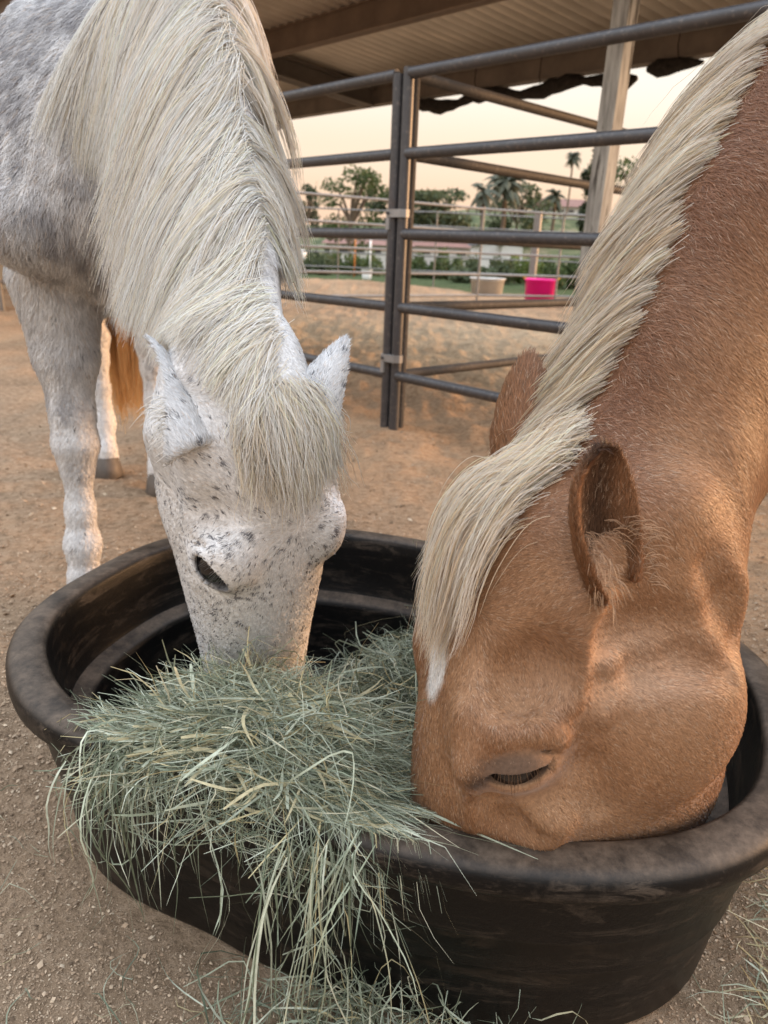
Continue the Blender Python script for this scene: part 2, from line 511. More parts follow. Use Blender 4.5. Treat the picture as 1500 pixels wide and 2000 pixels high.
# ================================================================== shed roof
DR = np.array([.807, .579, -.111]); DR /= np.linalg.norm(DR)
EV = np.array([1.587, 5.993, 2.13])            # underside of the eave beam
roof = empty('shed_roof', (EV[0], EV[1], 0), 'corrugated metal shed roof on steel beams above the corral', 'roof')
RO = np.array([EV[0], EV[1], 0])
UPN = np.cross(DR, D1); UPN /= np.linalg.norm(UPN)
if UPN[2] < 0: UPN = -UPN
t = NT('corrugated_sheet'); pos = t.geo()
n1 = t.noise(2.2, 5, .6, pos)
t.col(t.ramp(n1, [(.3, (.42, .37, .32)), (.7, (.58, .52, .46))])).set(.5, .4, .3)
M_SHEET = t.m
M_BEAM = plain('brown_painted_beam', (.15, .105, .075), .6, .4, 0, .3, 5)
M_BEAMG = plain('grey_painted_beam', (.17, .14, .115), .6, .4, 0, .3, 5)
M_BEAMD = plain('dark_painted_beam', (.10, .082, .068), .6, .4, 0, .3, 5)
def beam(name, a, b, wdt, hgt, mat, flange=True):
    """C-section / I-like purlin: web plus two lips, under the sheet"""
    a, b = np.asarray(a) - RO, np.asarray(b) - RO
    d = (b - a); L = np.linalg.norm(d); d /= L
    sd = np.cross(d, UPN); sd /= np.linalg.norm(sd); u = np.cross(sd, d)
    ax = np.stack([sd, u, d]); c = (a + b) / 2
    mb = MB()
    mb.box(c, (wdt * .25, hgt, L), ax)
    if flange:
        mb.box(c + u * (hgt / 2 - .006) , (wdt, .012, L - .004), ax)
        mb.box(c - u * (hgt / 2 - .006) , (wdt, .012, L - .004), ax)
    return mb.build(name, mat, roof)
BH = .17
LEN0, LEN1 = -2.4, 9.5
ev0 = EV + np.array([0, 0, BH / 2])
beam('eave_beam', ev0 + D1 * LEN0, ev0 + D1 * LEN1, .07, BH, M_BEAMG)
for u_ in (1.38, 2.9):
    q = ev0 - DR * u_
    beam('purlin', q + D1 * LEN0, q + D1 * LEN1, .07, BH + .02, M_BEAM)
for a_ in (-2.3, 2.62, 7.4):
    q = ev0 + D1 * a_ - UPN * .025
    beam('rafter', q - DR * .04, q - DR * 3.0, .16, BH - .01, M_BEAMD)
# sheets: each one a real corrugated panel, laid side by side, resting on the beams
PITCHC, NC = .105, 9
def sheet_mesh(L=3.1):
    V, F = [], []
    k = NC * 8 + 1
    for j, v in enumerate((-.045, L)):
        for i in range(k):
            x = i / 8 * PITCHC
            V.append(D1 * x - DR * v + UPN * (.021 * math.cos(2 * math.pi * i / 8)))
    for i in range(k - 1):
        F.append((i, i + 1, k + i + 1, k + i))
    return V, F
sv, sf = sheet_mesh()
sheet = None
npan = int((LEN1 - LEN0) / (PITCHC * NC)) + 1
for k in range(npan):
    p = EV - RO + D1 * (LEN0 + k * PITCHC * NC) + UPN * (BH + .023 + .0025 * (k % 2))
    if sheet is None:
        sheet = MB().add(sv, sf).build('roof_sheet', M_SHEET, roof, True)
        so = sheet.modifiers.new('thickness', 'SOLIDIFY'); so.thickness = .0016
        o = sheet
    else:
        o = sheet.copy(); COL.objects.link(o)
    o.location = p
# rolled shade cloth sagging under the eave beam, tied with cords
t = NT('black_shade_cloth'); t.col(t.ramp(t.noise(30, 5, .6, t.coord('Object')), [(.3, (.012, .010, .009)), (.7, (.035, .030, .026))])).set(.85, .2); t.bump(t.noise(45, 5, .6, t.coord('Object')), .8, .01)
M_CLOTH = t.m
def cloth_roll(a0, a1, label, drop, seed):
    r_ = random.Random(seed)
    pts, rad = [], []
    n = int((a1 - a0) / .07)
    base = EV + D1 * a0
    e = None
    for k in range(n + 1):
        a = a0 + (a1 - a0) * k / n
        sag = drop * (.55 + .45 * math.sin(k * .52 + seed)) + r_.uniform(-.008, .008)
        pts.append(EV + D1 * a - UPN * 0 + np.array([0, 0, -.035 - sag]) - DR * .03 - base)
        rad.append((.030 + .028 * abs(math.sin(k * .37 + seed)) + r_.uniform(-.006, .006)) * (.3 if k in (0, n) else 1))
    o = MB().tube(pts, rad, 9).build('shade_cloth', M_CLOTH, None, True, loc=base)
    tag(o, label, 'shade cloth')
    for j in range(2, n - 1, 9):
        p = pts[j]
        MB().tube([p + (0, 0, -.05), p + DR * -.06 + (0, 0, .09), p + DR * -.05 + (0, 0, .26)], .004, 5).build('cord', M_CLOTH, o)
    return o
cloth_roll(-.15, 2.3, 'rolled black shade cloth sagging below the eave between pipe uprights and timber post', .055, 1)
cloth_roll(3.95, 5.1, 'end of rolled black shade cloth under the eave beside the white neck', .04, 4)
cloth_roll(-.62, -.22, 'short black cloth roll under the eave just right of the timber post', .005, 6)
# ================================================================== far corral panels
M_PIPE2 = pipe_mat('weathered_pipe', (.17, .16, .15), (.12, .09, .07))
def far_line(pts, labels, group, zr, r, top):
    for k in range(len(pts) - 1):
        a, b = np.array([*pts[k], 0.]), np.array([*pts[k + 1], 0.])
        d = b - a; L = np.linalg.norm(d); d /= L
        zg = float(ground_height(np.array([a[0]]), np.array([a[1]]))[0])
        e = corral_panel(a, d, L, labels[k], group, r=r, zr=zr, top=top, ends=(True, k == len(pts) - 2), mat=M_PIPE2, base=-.15, sides=8)
ZF = [.17, .50, .83, 1.16, 1.50]
far_line([(-3.4, 9.0), (-1.75, 10.2), (-.11, 11.3), (1.40, 12.5), (2.85, 13.2), (4.6, 13.4)],
         ['weathered pipe panel at the far left of the round pen beyond the white horse',
          'weathered pipe panel of the round pen left of the dark clamped uprights',
          'weathered pipe panel of the round pen just right of the dark clamped uprights',
          'weathered pipe panel of the round pen in front of the grey tub',
          'weathered pipe panel of the round pen right of the pink bucket'], 'round pen panels', ZF, .019, 1.53)
far_line([(-6.5, 18.2), (-1.45, 19.5), (1.0, 18.9), (5.2, 19.6), (9.0, 19.0)],
         ['thin farthest pipe panel on the left before the white house',
          'thin farthest pipe panel behind the clamped uprights', 'thin farthest pipe panel behind the grey tub', 'thin farthest pipe panel behind the timber post'],
         'farthest pipe panels', [.35, .70, 1.05, 1.40, 1.72], .018, 1.75)
# heavier post standing beside the pink bucket
fp = atz(1051, 592, 0)
o = MB().tube([(0, 0, -.1), (0, 0, 1.62)], .075, 10).build('corral_post', M_PIPE2, None, True, loc=(fp[0], fp[1] + .9, 0)); auto_smooth(o, 50)
tag(o, 'stout dark round post standing behind the pink bucket', 'post')

# ================================================================== buckets and tubs
def bucket(name, px0, px1, py, rtop, rbot, h, mat, label, cat, sx=1.0, rimw=.02, handles=False, y=None):
    c = atz((px0 + px1) / 2, py, 0) if y is None else y
    zg = float(ground_height(np.array([c[0]]), np.array([c[1]]))[0])
    e = empty(name, (c[0], c[1] + rbot, zg), label, cat)
    MB().lathe([(0, .01), (rbot * .96, .0), (rbot, .01), (rbot + (rtop - rbot) * .97, h - .03), (rtop - .004, h - .03), (rtop - .03, .05), (0, .045)], 32, sx=sx).build('body', mat, e, True)
    MB().lathe([(rtop * .97, h - .03), (rtop + rimw, h - .028), (rtop + rimw, h - .005), (rtop, h), (rtop - .012, h - .004), (rtop - .012, h - .03)], 32, sx=sx).build('rim', mat, e, True)
    if handles:
        for s_ in (-1, 1):
            MB().tube([(s_ * rtop * sx * .96, -.07, h - .02), (s_ * (rtop * sx + .05), -.05, h + .035), (s_ * (rtop * sx + .05), .05, h + .035), (s_ * rtop * sx * .96, .07, h - .02)], .012, 8).build('handle', M_ROPE, e)
    return e
M_ROPE = plain('yellow_rope', (.65, .42, .06), .8, .2)
M_PINK = plain('hot_pink_plastic', (.95, .012, .30), .45, .4, 0, .08, 3)
M_GREY = plain('pale_grey_plastic', (.50, .49, .46), .6, .4, 0, .2, 4)
M_WHITE = plain('white_plastic', (.78, .78, .76), .5, .4, 0, .08, 4)
bucket('muck_bucket', 1028, 1083, 597, .275, .195, .47, M_PINK, 'bright pink plastic muck bucket standing on the sand beyond the rails', 'bucket', handles=True)
bucket('feed_tub', 921, 985, 577, .33, .27, .36, M_GREY, 'pale grey feed tub on the sand left of the pink bucket', 'tub', sx=1.1)
c0 = atz(716, 542, 0)
bucket('white_bucket', 707, 725, 545, .16, .13, .30, M_WHITE, 'small white bucket on the grass beside the round pen post', 'bucket')
wb = empty('white_barrel', tuple(atz(587, 532, 0)), 'white rounded double drum on the grass beside the white mane', 'barrel')
for k, z in enumerate((.0, .36)):
    MB().lathe([(0, z), (.16, z), (.20, z + .06), (.21, z + .17), (.19, z + .29), (.13, z + .34), (0, z + .345)], 20).build('drum', M_WHITE, wb, True)
# slim pole beside the white bucket and an orange marker
pw = atz(722, 540, 0)
o = MB().tube([(0, 0, 0), (0, 0, 1.15)], .028, 8).build('marker_pole', M_WHITE, None, True, loc=tuple(pw)); tag(o, 'thin white pole standing behind the white bucket', 'pole')
po = atz(691, 541, 0)
o = MB().tube([(0, 0, 0), (.03, 0, 1.2)], .022, 8).build('marker_pole', plain('orange_paint', (.55, .20, .05)), None, True, loc=tuple(po)); tag(o, 'thin orange brown stake in the grass in front of the white house', 'pole')

# ================================================================== plants
def leaf_mat(name, a, b):
    t = NT(name); n1 = t.noise(3.0, 3, .6, t.geo())
    oi = t.n('ShaderNodeAttribute'); oi.attribute_name = 'shade'
    c = t.mix(oi.outputs['Fac'], a, b); t.col(c).set(.6, .25)
    tr = t.n('ShaderNodeBsdfTranslucent'); t.l(c, tr.inputs[0]); mx = t.n('ShaderNodeMixShader'); mx.inputs[0].default_value = .3
    t.l(t.b.outputs[0], mx.inputs[1]); t.l(tr.outputs[0], mx.inputs[2]); t.l(mx.outputs[0], t.t.nodes['Material Output'].inputs['Surface'])
    return t.m
L_OLIVE = leaf_mat('olive_foliage', (.045, .065, .032), (.135, .16, .08))
L_GREEN = leaf_mat('green_foliage', (.040, .065, .022), (.13, .165, .06))
L_BRIGHT = leaf_mat('bright_foliage', (.07, .11, .028), (.19, .23, .07))
L_DARK = leaf_mat('dark_foliage', (.032, .046, .026), (.09, .11, .06))
L_PALM = leaf_mat('palm_foliage', (.05, .06, .04), (.14, .145, .10))
M_BARK = plain('bark', (.16, .12, .09), .9, .1, 0, .3, 6)
def leaf_cloud(name, blobs, n, size, mat, parent, seed=0, flat=.5):
    """leaf-sized quads through the volume of several uneven clumps"""
    g = np.random.default_rng(seed)
    V, sh = [], []
    wts = np.array([b[1][0] * b[1][1] * b[1][2] for b in blobs]) ** .67; wts /= wts.sum()
    idx = g.choice(len(blobs), n, p=wts)
    C_ = np.array([b[0] for b in blobs], float)[idx]; R_ = np.array([b[1] for b in blobs], float)[idx]
    d = nrm(g.normal(size=(n, 3))); rad = g.uniform(.25, 1, (n, 1)) ** .5 * (1 + .25 * g.normal(size=(n, 1)) * .5)
    P = C_ + d * rad * R_
    a = nrm(g.normal(size=(n, 3)) + [0, 0, -.3]); b = nrm(np.cross(a, g.normal(size=(n, 3))))
    sz = size * g.uniform(.6, 1.4, (n, 1))
    Q = np.stack([P - a * sz, P + b * sz * flat, P + a * sz, P - b * sz * flat], 1).reshape(-1, 3)
    F = np.arange(4 * n).reshape(-1, 4)
    o = mesh_np(name, Q, F, mat, parent)
    at_ = o.data.attributes.new('shade', 'FLOAT', 'POINT')
    at_.data.foreach_set('value', np.repeat(g.uniform(0, 1, n), 4).astype(np.float32))
    return o
def tree(name, px, pyc, dist, rx, rz, label, mat, n=1500, leaf=None, seed=0, group=None, pybase=None):
    c = aty(px, pyc, dist)
    gz = float(ground_height(np.array([c[0]]), np.array([dist]))[0]) if pybase is None else aty(px, pybase, dist)[2]
    e = empty(name, (c[0], dist, gz), label, 'tree', group)
    zc = c[2] - gz
    g = random.Random(seed)
    blobs = []
    limbs = MB()
    hb = max(.2, zc - rz * .8)
    limbs.tube([(0, 0, -.3), (g.uniform(-.1, .1) * rx, 0, hb * .6), (0, 0, zc)], [rx * .055, rx * .045, rx * .02], 7)
    for k in range(9):
        an = g.uniform(0, 6.28); rr = g.uniform(.35, .8)
        p = (rx * rr * math.cos(an), rx * rr * math.sin(an), zc + rz * g.uniform(-.6, .75))
        q = g.uniform(.28, .5)
        blobs.append((p, (rx * q, rx * q, rz * q * .8)))
        limbs.tube([(0, 0, hb * .8), (p[0] * .5, p[1] * .5, (hb + p[2]) / 2), p], [rx * .05, rx * .035, rx * .012], 5)
    for k in range(6):
        an = g.uniform(0, 6.28); p = (rx * .55 * math.cos(an), rx * .55 * math.sin(an), max(.3, zc - rz * g.uniform(.9, 2.2))); blobs.append((p, (rx * .4, rx * .4, rz * .45)))
    limbs.build('trunk', M_BARK, e)
    leaf_cloud('crown', blobs, int(n * 1.7), (leaf or rx * .07) * .85, mat, e, seed)
    return e
def palm(px, pytop, dist, h, fr, label, nf=26, seed=0):
    c = aty(px, pytop, dist)
    e = empty('palm_tree', (c[0], dist, c[2] - h), label, 'palm tree', 'palms beyond the corral')
    g = random.Random(seed)
    MB().tube([(0, 0, 0), (.05 * fr, 0, h * .5), (0, 0, h)], [.10 * fr, .085 * fr, .09 * fr], 8).build('trunk', M_BARK, e)
    V, F = [], []
    for k in range(nf):
        an = g.uniform(0, 6.283); el = g.uniform(-.9, 1.2); L = fr * g.uniform(.8, 1.1)
        ca, sa = math.cos(an), math.sin(an)
        prev = None
        for j in range(7):
            tt = j / 6
            rr = L * tt * math.cos(el * (1 - .3 * tt)); zz = L * tt * math.sin(el) - .75 * L * tt * tt
            wd = fr * .16 * math.sin(math.pi * min(1, .12 + tt * .9)) + .01
            p = np.array([rr * ca, rr * sa, h + zz]); sdv = np.array([-sa, ca, 0]) * wd
            i = len(V); V += [p - sdv + (0, 0, -wd * .7), p, p + sdv + (0, 0, -wd * .7)]
            if prev is not None and g.random() < .93:
                F += [(prev, prev + 1, i + 1, i), (prev + 1, prev + 2, i + 2, i + 1)]
            prev = i
    o = mesh_np('crown', np.array(V), F, L_PALM, e)
    at_ = o.data.attributes.new('shade', 'FLOAT', 'POINT'); at_.data.foreach_set('value', rng.uniform(0, 1, len(V)).astype(np.float32))
    return e
tree('leafy_tree', 688, 375, 34, 1.55, .95, 'light green leafy tree with gaps, left of the clamped uprights', L_GREEN, 1500, .10, 3)
tree('round_tree', 602, 388, 60, 1.0, .95, 'small dark round tree against the sky beside the white mane', L_DARK, 700, .14, 5)
tree('low_tree', 855, 395, 75, 4.2, 1.3, 'low olive tree clump right of the clamped uprights', L_OLIVE, 1600, .28, 8)
tree('low_tree', 770, 392, 80, 3.0, 1.0, 'low olive tree clump just behind the clamped uprights', L_OLIVE, 900, .28, 9)
tree('broad_tree', 1015, 382, 85, 3.6, 1.9, 'sparse olive tree right of the big palm', L_OLIVE, 1400, .26, 12)
tree('dark_tree', 1163, 345, 45, .75, 1.9, 'dark upright tree half hidden by the timber post', L_DARK, 1500, .15, 14)
tree('dark_tree', 1248, 330, 38, 1.9, 1.9, 'green tree between the timber post and the palomino mane', L_GREEN, 1500, .15, 15)
palm(945, 370, 70, 5, 2.1, 'thin drooping palm left of the big palm', 18, 4)
palm(988, 350, 78, 8, 2.6, 'big bushy palm above the middle pipe rail', 44, 5)
palm(1120, 302, 90, 6.5, 1.15, 'tall slender palm standing alone left of the timber post', 40, 6)
palm(1085, 380, 88, 4.5, 2.0, 'low palm in front of the hill house', 18, 7)
def shrub(px0, px1, py0, py1, dist, label, mat, n=900, leaf=.05, seed=1, nb=7, name='shrub'):
    a, b = aty(px0, py1, dist), aty(px1, py0, dist)
    cx_, wz = (a[0] + b[0]) / 2, (b[0] - a[0]) / 2
    zg = float(ground_height(np.array([cx_]), np.array([dist]))[0])
    e = empty(name, (cx_, dist, min(zg, a[2])), label, 'shrub', 'shrubs behind the arena')
    g = random.Random(seed); top = b[2] - min(zg, a[2]); blobs = []
    st = MB()
    for k in range(nb):
        x = wz * (-.85 + 1.7 * k / max(1, nb - 1)); q = g.uniform(.45, 1.0)
        blobs.append(((x, g.uniform(-.4, .4), top * q * .52), (wz / nb * 1.7, .6, top * q * .5)))
        st.tube([(x, 0, -.1), (x + g.uniform(-.1, .1), 0, top * q * .6)], [.03, .012], 5)
    st.build('stem', M_BARK, e)
    leaf_cloud('foliage', blobs, int(n * 1.8), leaf * .85, mat, e, seed)
    return e
shrub(575, 650, 492, 536, 24, 'dull green shrub row beside the white mane below the white house', L_OLIVE, 900, .07, 1)
shrub(648, 745, 488, 536, 25, 'green shrub row left of the clamped uprights', L_GREEN, 1200, .07, 2)
shrub(795, 905, 482, 548, 24, 'bushy green shrub right of the clamped uprights', L_GREEN, 1700, .07, 3)
shrub(880, 1000, 500, 548, 22, 'dark green shrub behind the grey tub', L_OLIVE, 1500, .07, 4)
shrub(985, 1075, 498, 552, 23, 'bright yellow green shrub behind the pink bucket', L_BRIGHT, 1400, .07, 5)
shrub(1065, 1160, 495, 560, 21, 'leafy green shrub right of the pink bucket', L_GREEN, 1500, .07, 6)
shrub(570, 645, 462, 492, 40, 'black green hedge beside the white house', L_DARK, 800, .14, 7)
shrub(1150, 1330, 480, 570, 22, 'green shrub row behind the timber post', L_GREEN, 1500, .08, 8)

# ================================================================== hill and houses
hx = np.linspace(-160, 220, 60); hy = np.linspace(70, 260, 40)
HX, HY = np.meshgrid(hx, hy)
def hill_h(x, y):
    P = np.stack([x.ravel(), y.ravel(), 0 * x.ravel()], -1)
    b = 6.5 * np.exp(-((x - 22) / 24) ** 2) * np.clip((y - 74) / 22, 0, 1) + 5.5 * np.clip((y - 74) / 90, 0, 1)
    return b + (fbm(P, .05, 2, 3).reshape(x.shape) - .5) * 3 - 2.0
HZ = hill_h(HX, HY)
t = NT('brushy_slope'); n1 = t.noise(.35, 6, .7, t.geo()); t.col(t.ramp(n1, [(.35, (.035, .05, .028)), (.5, (.10, .115, .055)), (.68, (.24, .20, .13))])).set(.95, .1)
n_ = len(hx); ii = (np.arange(len(hy) - 1)[:, None] * n_ + np.arange(n_ - 1)[None, :]).ravel()
hill = mesh_np('hill', np.stack([HX.ravel(), HY.ravel(), HZ.ravel()], -1), np.stack([ii, ii + 1, ii + n_ + 1, ii + n_], -1), t.m, smooth=True)
tag(hill, 'low brushy hillside rising beyond the corrals', kind='structure')
M_STUCCO = plain('white_stucco', (.66, .64, .62), .9, .2, 0, .08, 1.5)
M_RED = plain('red_tile_roof', (.22, .125, .105), .85, .2, 0, .2, 3)
M_SLATE = plain('grey_shingle_roof', (.20, .20, .22), .85, .2, 0, .15, 3)
M_GLASS = plain('dark_window_glass', (.05, .055, .06), .15, .5)
def house(px0, px1, py_eave, py_base, py_ridge, dist, depth, label, roofmat, gable=False, windows=0, name='house'):
    a, b = aty(px0, py_base, dist), aty(px1, py_base, dist)
    ze, zb, zr_ = aty((px0 + px1) / 2, py_eave, dist)[2], min(a[2], b[2]), aty((px0 + px1) / 2, py_ridge, dist)[2]
    cx_ = (a[0] + b[0]) / 2; wd = b[0] - a[0]
    e = empty(name, (cx_, dist, zb), label, 'house')
    H_, RZ_ = ze - zb, zr_ - zb
    MB().box((0, depth / 2, H_ / 2 - .4), (wd, depth, H_ + .8)).build('wall', M_STUCCO, e)
    if gable:
        MB().add([(-wd / 2, -.01, H_), (wd / 2, -.01, H_), (0, -.01, RZ_ - .06)], [(0, 1, 2)]).build('gable', M_STUCCO, e)
        x0 = wd / 2 + .25
        sl = (RZ_ - H_) / (wd / 2) * .25
        mb = MB().add([(-x0, -.3, H_ - sl), (0, -.3, RZ_), (0, depth, RZ_), (-x0, depth, H_ - sl), (-x0, -.3, H_ - sl + .1), (0, -.3, RZ_ + .12), (0, depth, RZ_ + .12), (-x0, depth, H_ - sl + .1)],
                      [(0, 3, 2, 1), (4, 5, 6, 7), (0, 1, 5, 4), (1, 2, 6, 5), (2, 3, 7, 6), (3, 0, 4, 7)])
        mb.add([(x0, -.3, H_ - sl), (0.002, -.3, RZ_), (0.002, depth, RZ_), (x0, depth, H_ - sl), (x0, -.3, H_ - sl + .1), (0.002, -.3, RZ_ + .12), (0.002, depth, RZ_ + .12), (x0, depth, H_ - sl + .1)],
               [(0, 1, 2, 3), (4, 7, 6, 5), (0, 4, 5, 1), (1, 5, 6, 2), (2, 6, 7, 3), (3, 7, 4, 0)])
        mb.build('roof', roofmat, e)
    else:
        x0 = wd / 2 + .4
        MB().add([(-x0, -.5, H_), (x0, -.5, H_), (x0, depth + .5, H_), (-x0, depth + .5, H_), (-x0 + .3, depth / 2, RZ_), (x0 - .3, depth / 2, RZ_)],
                 [(0, 1, 5, 4), (2, 3, 4, 5), (1, 2, 5), (3, 0, 4), (3, 2, 1, 0)]).build('roof', roofmat, e)
    for k in range(windows):
        x = wd * (-.4 + .8 * (k + .5) / windows); hh = min(1.1, H_ * .4)
        wn = MB().box((x, -.03, H_ * .55), (.95, .06, hh)).build('window', M_STUCCO, e)
        MB().box((x, -.065, H_ * .55), (.8, .02, hh - .15)).build('pane', M_GLASS, wn)
    return e
house(637, 800, 478, 502, 464, 62, 8, 'long white house with a red roof left of the clamped uprights', M_RED, windows=4)
house(800, 930, 482, 506, 464, 66, 8, 'low white building with red roof right of the clamped uprights', M_RED, windows=3)
house(935, 978, 476, 506, 462, 58, 7, 'white gabled shed, left one of the pair', M_SLATE, gable=True, windows=0)
house(979, 1019, 476, 509, 463, 57, 7, 'white gabled shed, right one of the pair', M_SLATE, gable=True, windows=0)
house(1058, 1152, 404, 420, 384, 110, 9, 'white house with a pitched roof high on the hillside', M_RED, windows=4)
house(795, 835, 418, 450, 408, 120, 9, 'pale grey house among trees right of the clamped uprights', M_SLATE, windows=2)

# ================================================================== corral and barn wall far left, behind the white horse
M_BOARD = plain('tan_barn_board', (.50, .38, .26), .85, .2, 0, .2, 3)
wl = empty('barn_wall', (-8.0, 12.0, 0), 'tan board barn wall far left behind the white horse', 'wall')
for k in range(20):
    MB().box((k * .235 - 2.4, 0, 1.2), (.225, .03, 2.4 + .02 * (k % 3))).build('board', M_BOARD, wl)
far_line([(-9.2, 9.6), (-6.2, 8.6), (-4.62, 8.75), (-4.0, 9.2)], ['dark pipe panel at the left edge of the yard', 'pipe panel left of the white horse foreleg', 'short pipe panel behind the white horse shoulder'], 'left yard panels', [.3, .62, .94, 1.26, 1.55], .026, 1.58)
# ================================================================== horses: implicit bodies turned into one continuous mesh each
def smin(a, b, k):
    h = np.clip(.5 + .5 * (b - a) / k, 0, 1)
    return b + (a - b) * h - k * h * (1 - h)
def smax(a, b, k):
    return -smin(-a, -b, k)
def d_cone(P, a, b, ra, rb, side=None, g=1.0):
    """tapered capsule, optionally squeezed by g along the side axis"""
    a, b = np.asarray(a, float), np.asarray(b, float)
    ab = b - a
    t = np.clip(((P - a) @ ab) / (ab @ ab), 0, 1)
    q = P - a - t[:, None] * ab
    r = ra + (rb - ra) * t
    if side is not None and g != 1.0:
        sd = np.asarray(side, float)
        q = q + np.outer(q @ sd, sd) * (1 / g - 1)
        return (np.linalg.norm(q, axis=1) - r) * (.5 + .5 * g)
    return np.linalg.norm(q, axis=1) - r
def d_ell(P, c, r, ax=None):
    q = P - np.asarray(c, float)
    if ax is not None: q = q @ np.asarray(ax, float).T
    r = np.asarray(r, float)
    k0 = np.linalg.norm(q / r, axis=1); k1 = np.linalg.norm(q / (r * r), axis=1) + 1e-9
    return k0 * (k0 - 1) / k1

def smooth_table(xs, ys, lo=-.3, hi=.9, n=601, sig=.014):
    x = np.linspace(lo, hi, n); y = np.interp(x, xs, ys)
    w_ = int(sig / (x[1] - x[0]) * 3); kx = np.arange(-w_, w_ + 1) * (x[1] - x[0]); k = np.exp(-.5 * (kx / sig) ** 2); k /= k.sum()
    yp = np.pad(y, w_, mode='edge'); y = np.convolve(yp, k, mode='valid')
    return x, y

class Head:
    """horse head in its own frame: x from poll to muzzle, y to the animal's left, z out of the forehead (nominal metres, then scaled)"""
    XS = [-.10, -.05, 0, .05, .10, .15, .20, .25, .30, .35, .40, .45, .50, .54, .58, .60]
    ZT = [-.055, -.018, 0, .008, .013, .015, .013, .010, .006, .002, -.001, -.004, -.010, -.020, -.045, -.07]
    ZB = [-.13, -.155, -.185, -.215, -.238, -.248, -.246, -.232, -.208, -.182, -.162, -.150, -.146, -.144, -.12, -.09]
    WD = [.045, .058, .066, .075, .083, .088, .088, .082, .073, .065, .059, .056, .056, .056, .042, .01]
    TB = [0, 0, .0, .05, .12, .18, .16, .08, -.02, -.10, -.16, -.16, -.1, 0, 0, 0]   # >0: wider near the forehead
    def __init__(s, R, t, sc, eye=(.20, .086, -.042), slit=(.42, 0, .9), opening=.0075, zb=None, wd=None, zt=None, eye_r=.0245, lidk=.004, cheek=1.0, slit_off=0.0, xmap=None, tb=None, cz=-.155, cy=.040, enorm=(.02, .93, .32), bowc=0.0, ck=.03, brow=.026, crest=(.013, .008), cyy=.068):
        s.R, s.t, s.s = np.asarray(R, float), np.asarray(t, float), sc
        s.eye, s.opening, s.eye_r, s.lidk = eye, opening, eye_r, lidk
        s.tab = [smooth_table(s.XS, v) for v in (zt or s.ZT, zb or s.ZB, wd or s.WD, tb or s.TB)]
        s.slit = slit; s.enorm = enorm; s.bowc = bowc; s.cyy = cyy; s.ck, s.brow, s.crest = ck, brow, crest; s.cz, s.cy = cz, cy; s.xmap = xmap; s.cheek = cheek; s.slit_off = slit_off
    def w(s, p): return s.t + s.s * (np.asarray(p, float) @ s.R.T)
    def loc(s, P): return ((np.asarray(P, float) - s.t) @ s.R) / s.s
    def dirw(s, d): return np.asarray(d, float) @ s.R.T
    def eye_frame(s, sg):
        xe, ye, ze = s.eye
        c = np.array([xe, sg * (ye - .012), ze])
        e3 = nrm(np.array([s.enorm[0], sg * s.enorm[1], s.enorm[2]])); e1 = np.array([s.slit[0], 0, s.slit[2]]); e1 = nrm(e1 - e3 * (e1 @ e3)); e2 = np.cross(e3, e1)
        if e2[0] > 0: e2 = -e2          # e2 towards the poll: the upper lid side
        return c, np.stack([e1, e2, e3])
    def sdf(s, P):
        p = s.loc(P)
        if s.xmap: p = np.stack([np.interp(p[:, 0], *s.xmap), p[:, 1], p[:, 2]], -1)
        x, y, z = p[:, 0], p[:, 1], p[:, 2]
        zt, zb, wd, tb = [np.interp(x, *tb_) for tb_ in s.tab]
        zm, hz = (zt + zb) / 2, (zt - zb) / 2
        v = (z - zm) / hz
        we = wd * np.clip(1 + tb * v, .3, 2)
        nn = 2.45
        k = ((np.abs(y) / we) ** nn + np.abs(v) ** nn) ** (1 / nn)
        d = (k - 1) * np.minimum(we, hz) * .9
        d = np.maximum(d, (x - .605) * .9); d = smax(d, -.022 - x + .35 * (z + .05), .05)
        ay = np.abs(y); q = np.stack([x, ay, z], -1)
        xe, ye, ze = s.eye
        # cheek (masseter) plate, zygomatic arch, facial crest, brow, nostril swelling
        d = smin(d, d_ell(q, (.170, s.cy, s.cz), (.090, .046 * s.cheek, .084)), s.ck)
        d = smin(d, d_cone(q, (xe - .02, ye - .012, ze - .005), (.055, .074, -.055), .020, .016), .03)
        d = smin(d, d_cone(q, (xe + .055, s.cyy, ze - .045), (.298, s.cyy - .014, -.082), *s.crest), .022)
        d = smin(d, d_ell(q, (xe - .018, ye - .020, ze + .014), (.040, s.brow, .030)), .03)
        # hollow above the eye, groove behind the cheek, mouth line
        d = smax(d, -d_ell(q, (xe - .075, ye - .002, ze + .012), (.028, .016, .020)), .025)
        d = smax(d, -d_cone(q, (.078, .084, -.09), (.060, .07, -.22), .014, .012), .03)
        d = smin(d, d_cone(q, (.49, .030, -.055), (.535, .036, -.062), .022, .024), .02)
        d = smax(d, -d_ell(q, (.535, .062, -.058), (.024, .012, .014)), .01)
        d = smax(d, -d_cone(q, (.47, .062, -.118), (.60, .03, -.110), .006, .005), .012)
        # lids: a bulge round the globe, then the slit
        for sg in (-1, 1):
            c, E = s.eye_frame(sg)
            e = (p - c) @ E.T
            lid = np.linalg.norm(e * np.array([.88, 1.0, 1.0]), axis=1) - (s.eye_r + .0034)
            d = smin(d, lid, .014)
            bow = e[:, 1] + s.slit_off + s.bowc * (e[:, 0] ** 2)
            cut = d_ell(np.stack([e[:, 0], bow, e[:, 2] - .018], -1), (0, 0, 0), (.0265, s.opening, .030))
            d = smax(d, -cut, s.lidk)
            # crease above the upper lid
            fold = d_ell(np.stack([e[:, 0], e[:, 1] - .022 + 9 * e[:, 0] ** 2, e[:, 2] - .014], -1), (0, 0, 0), (.030, .0045, .0065))
            d = smax(d, -fold, .012)
        return d * s.s

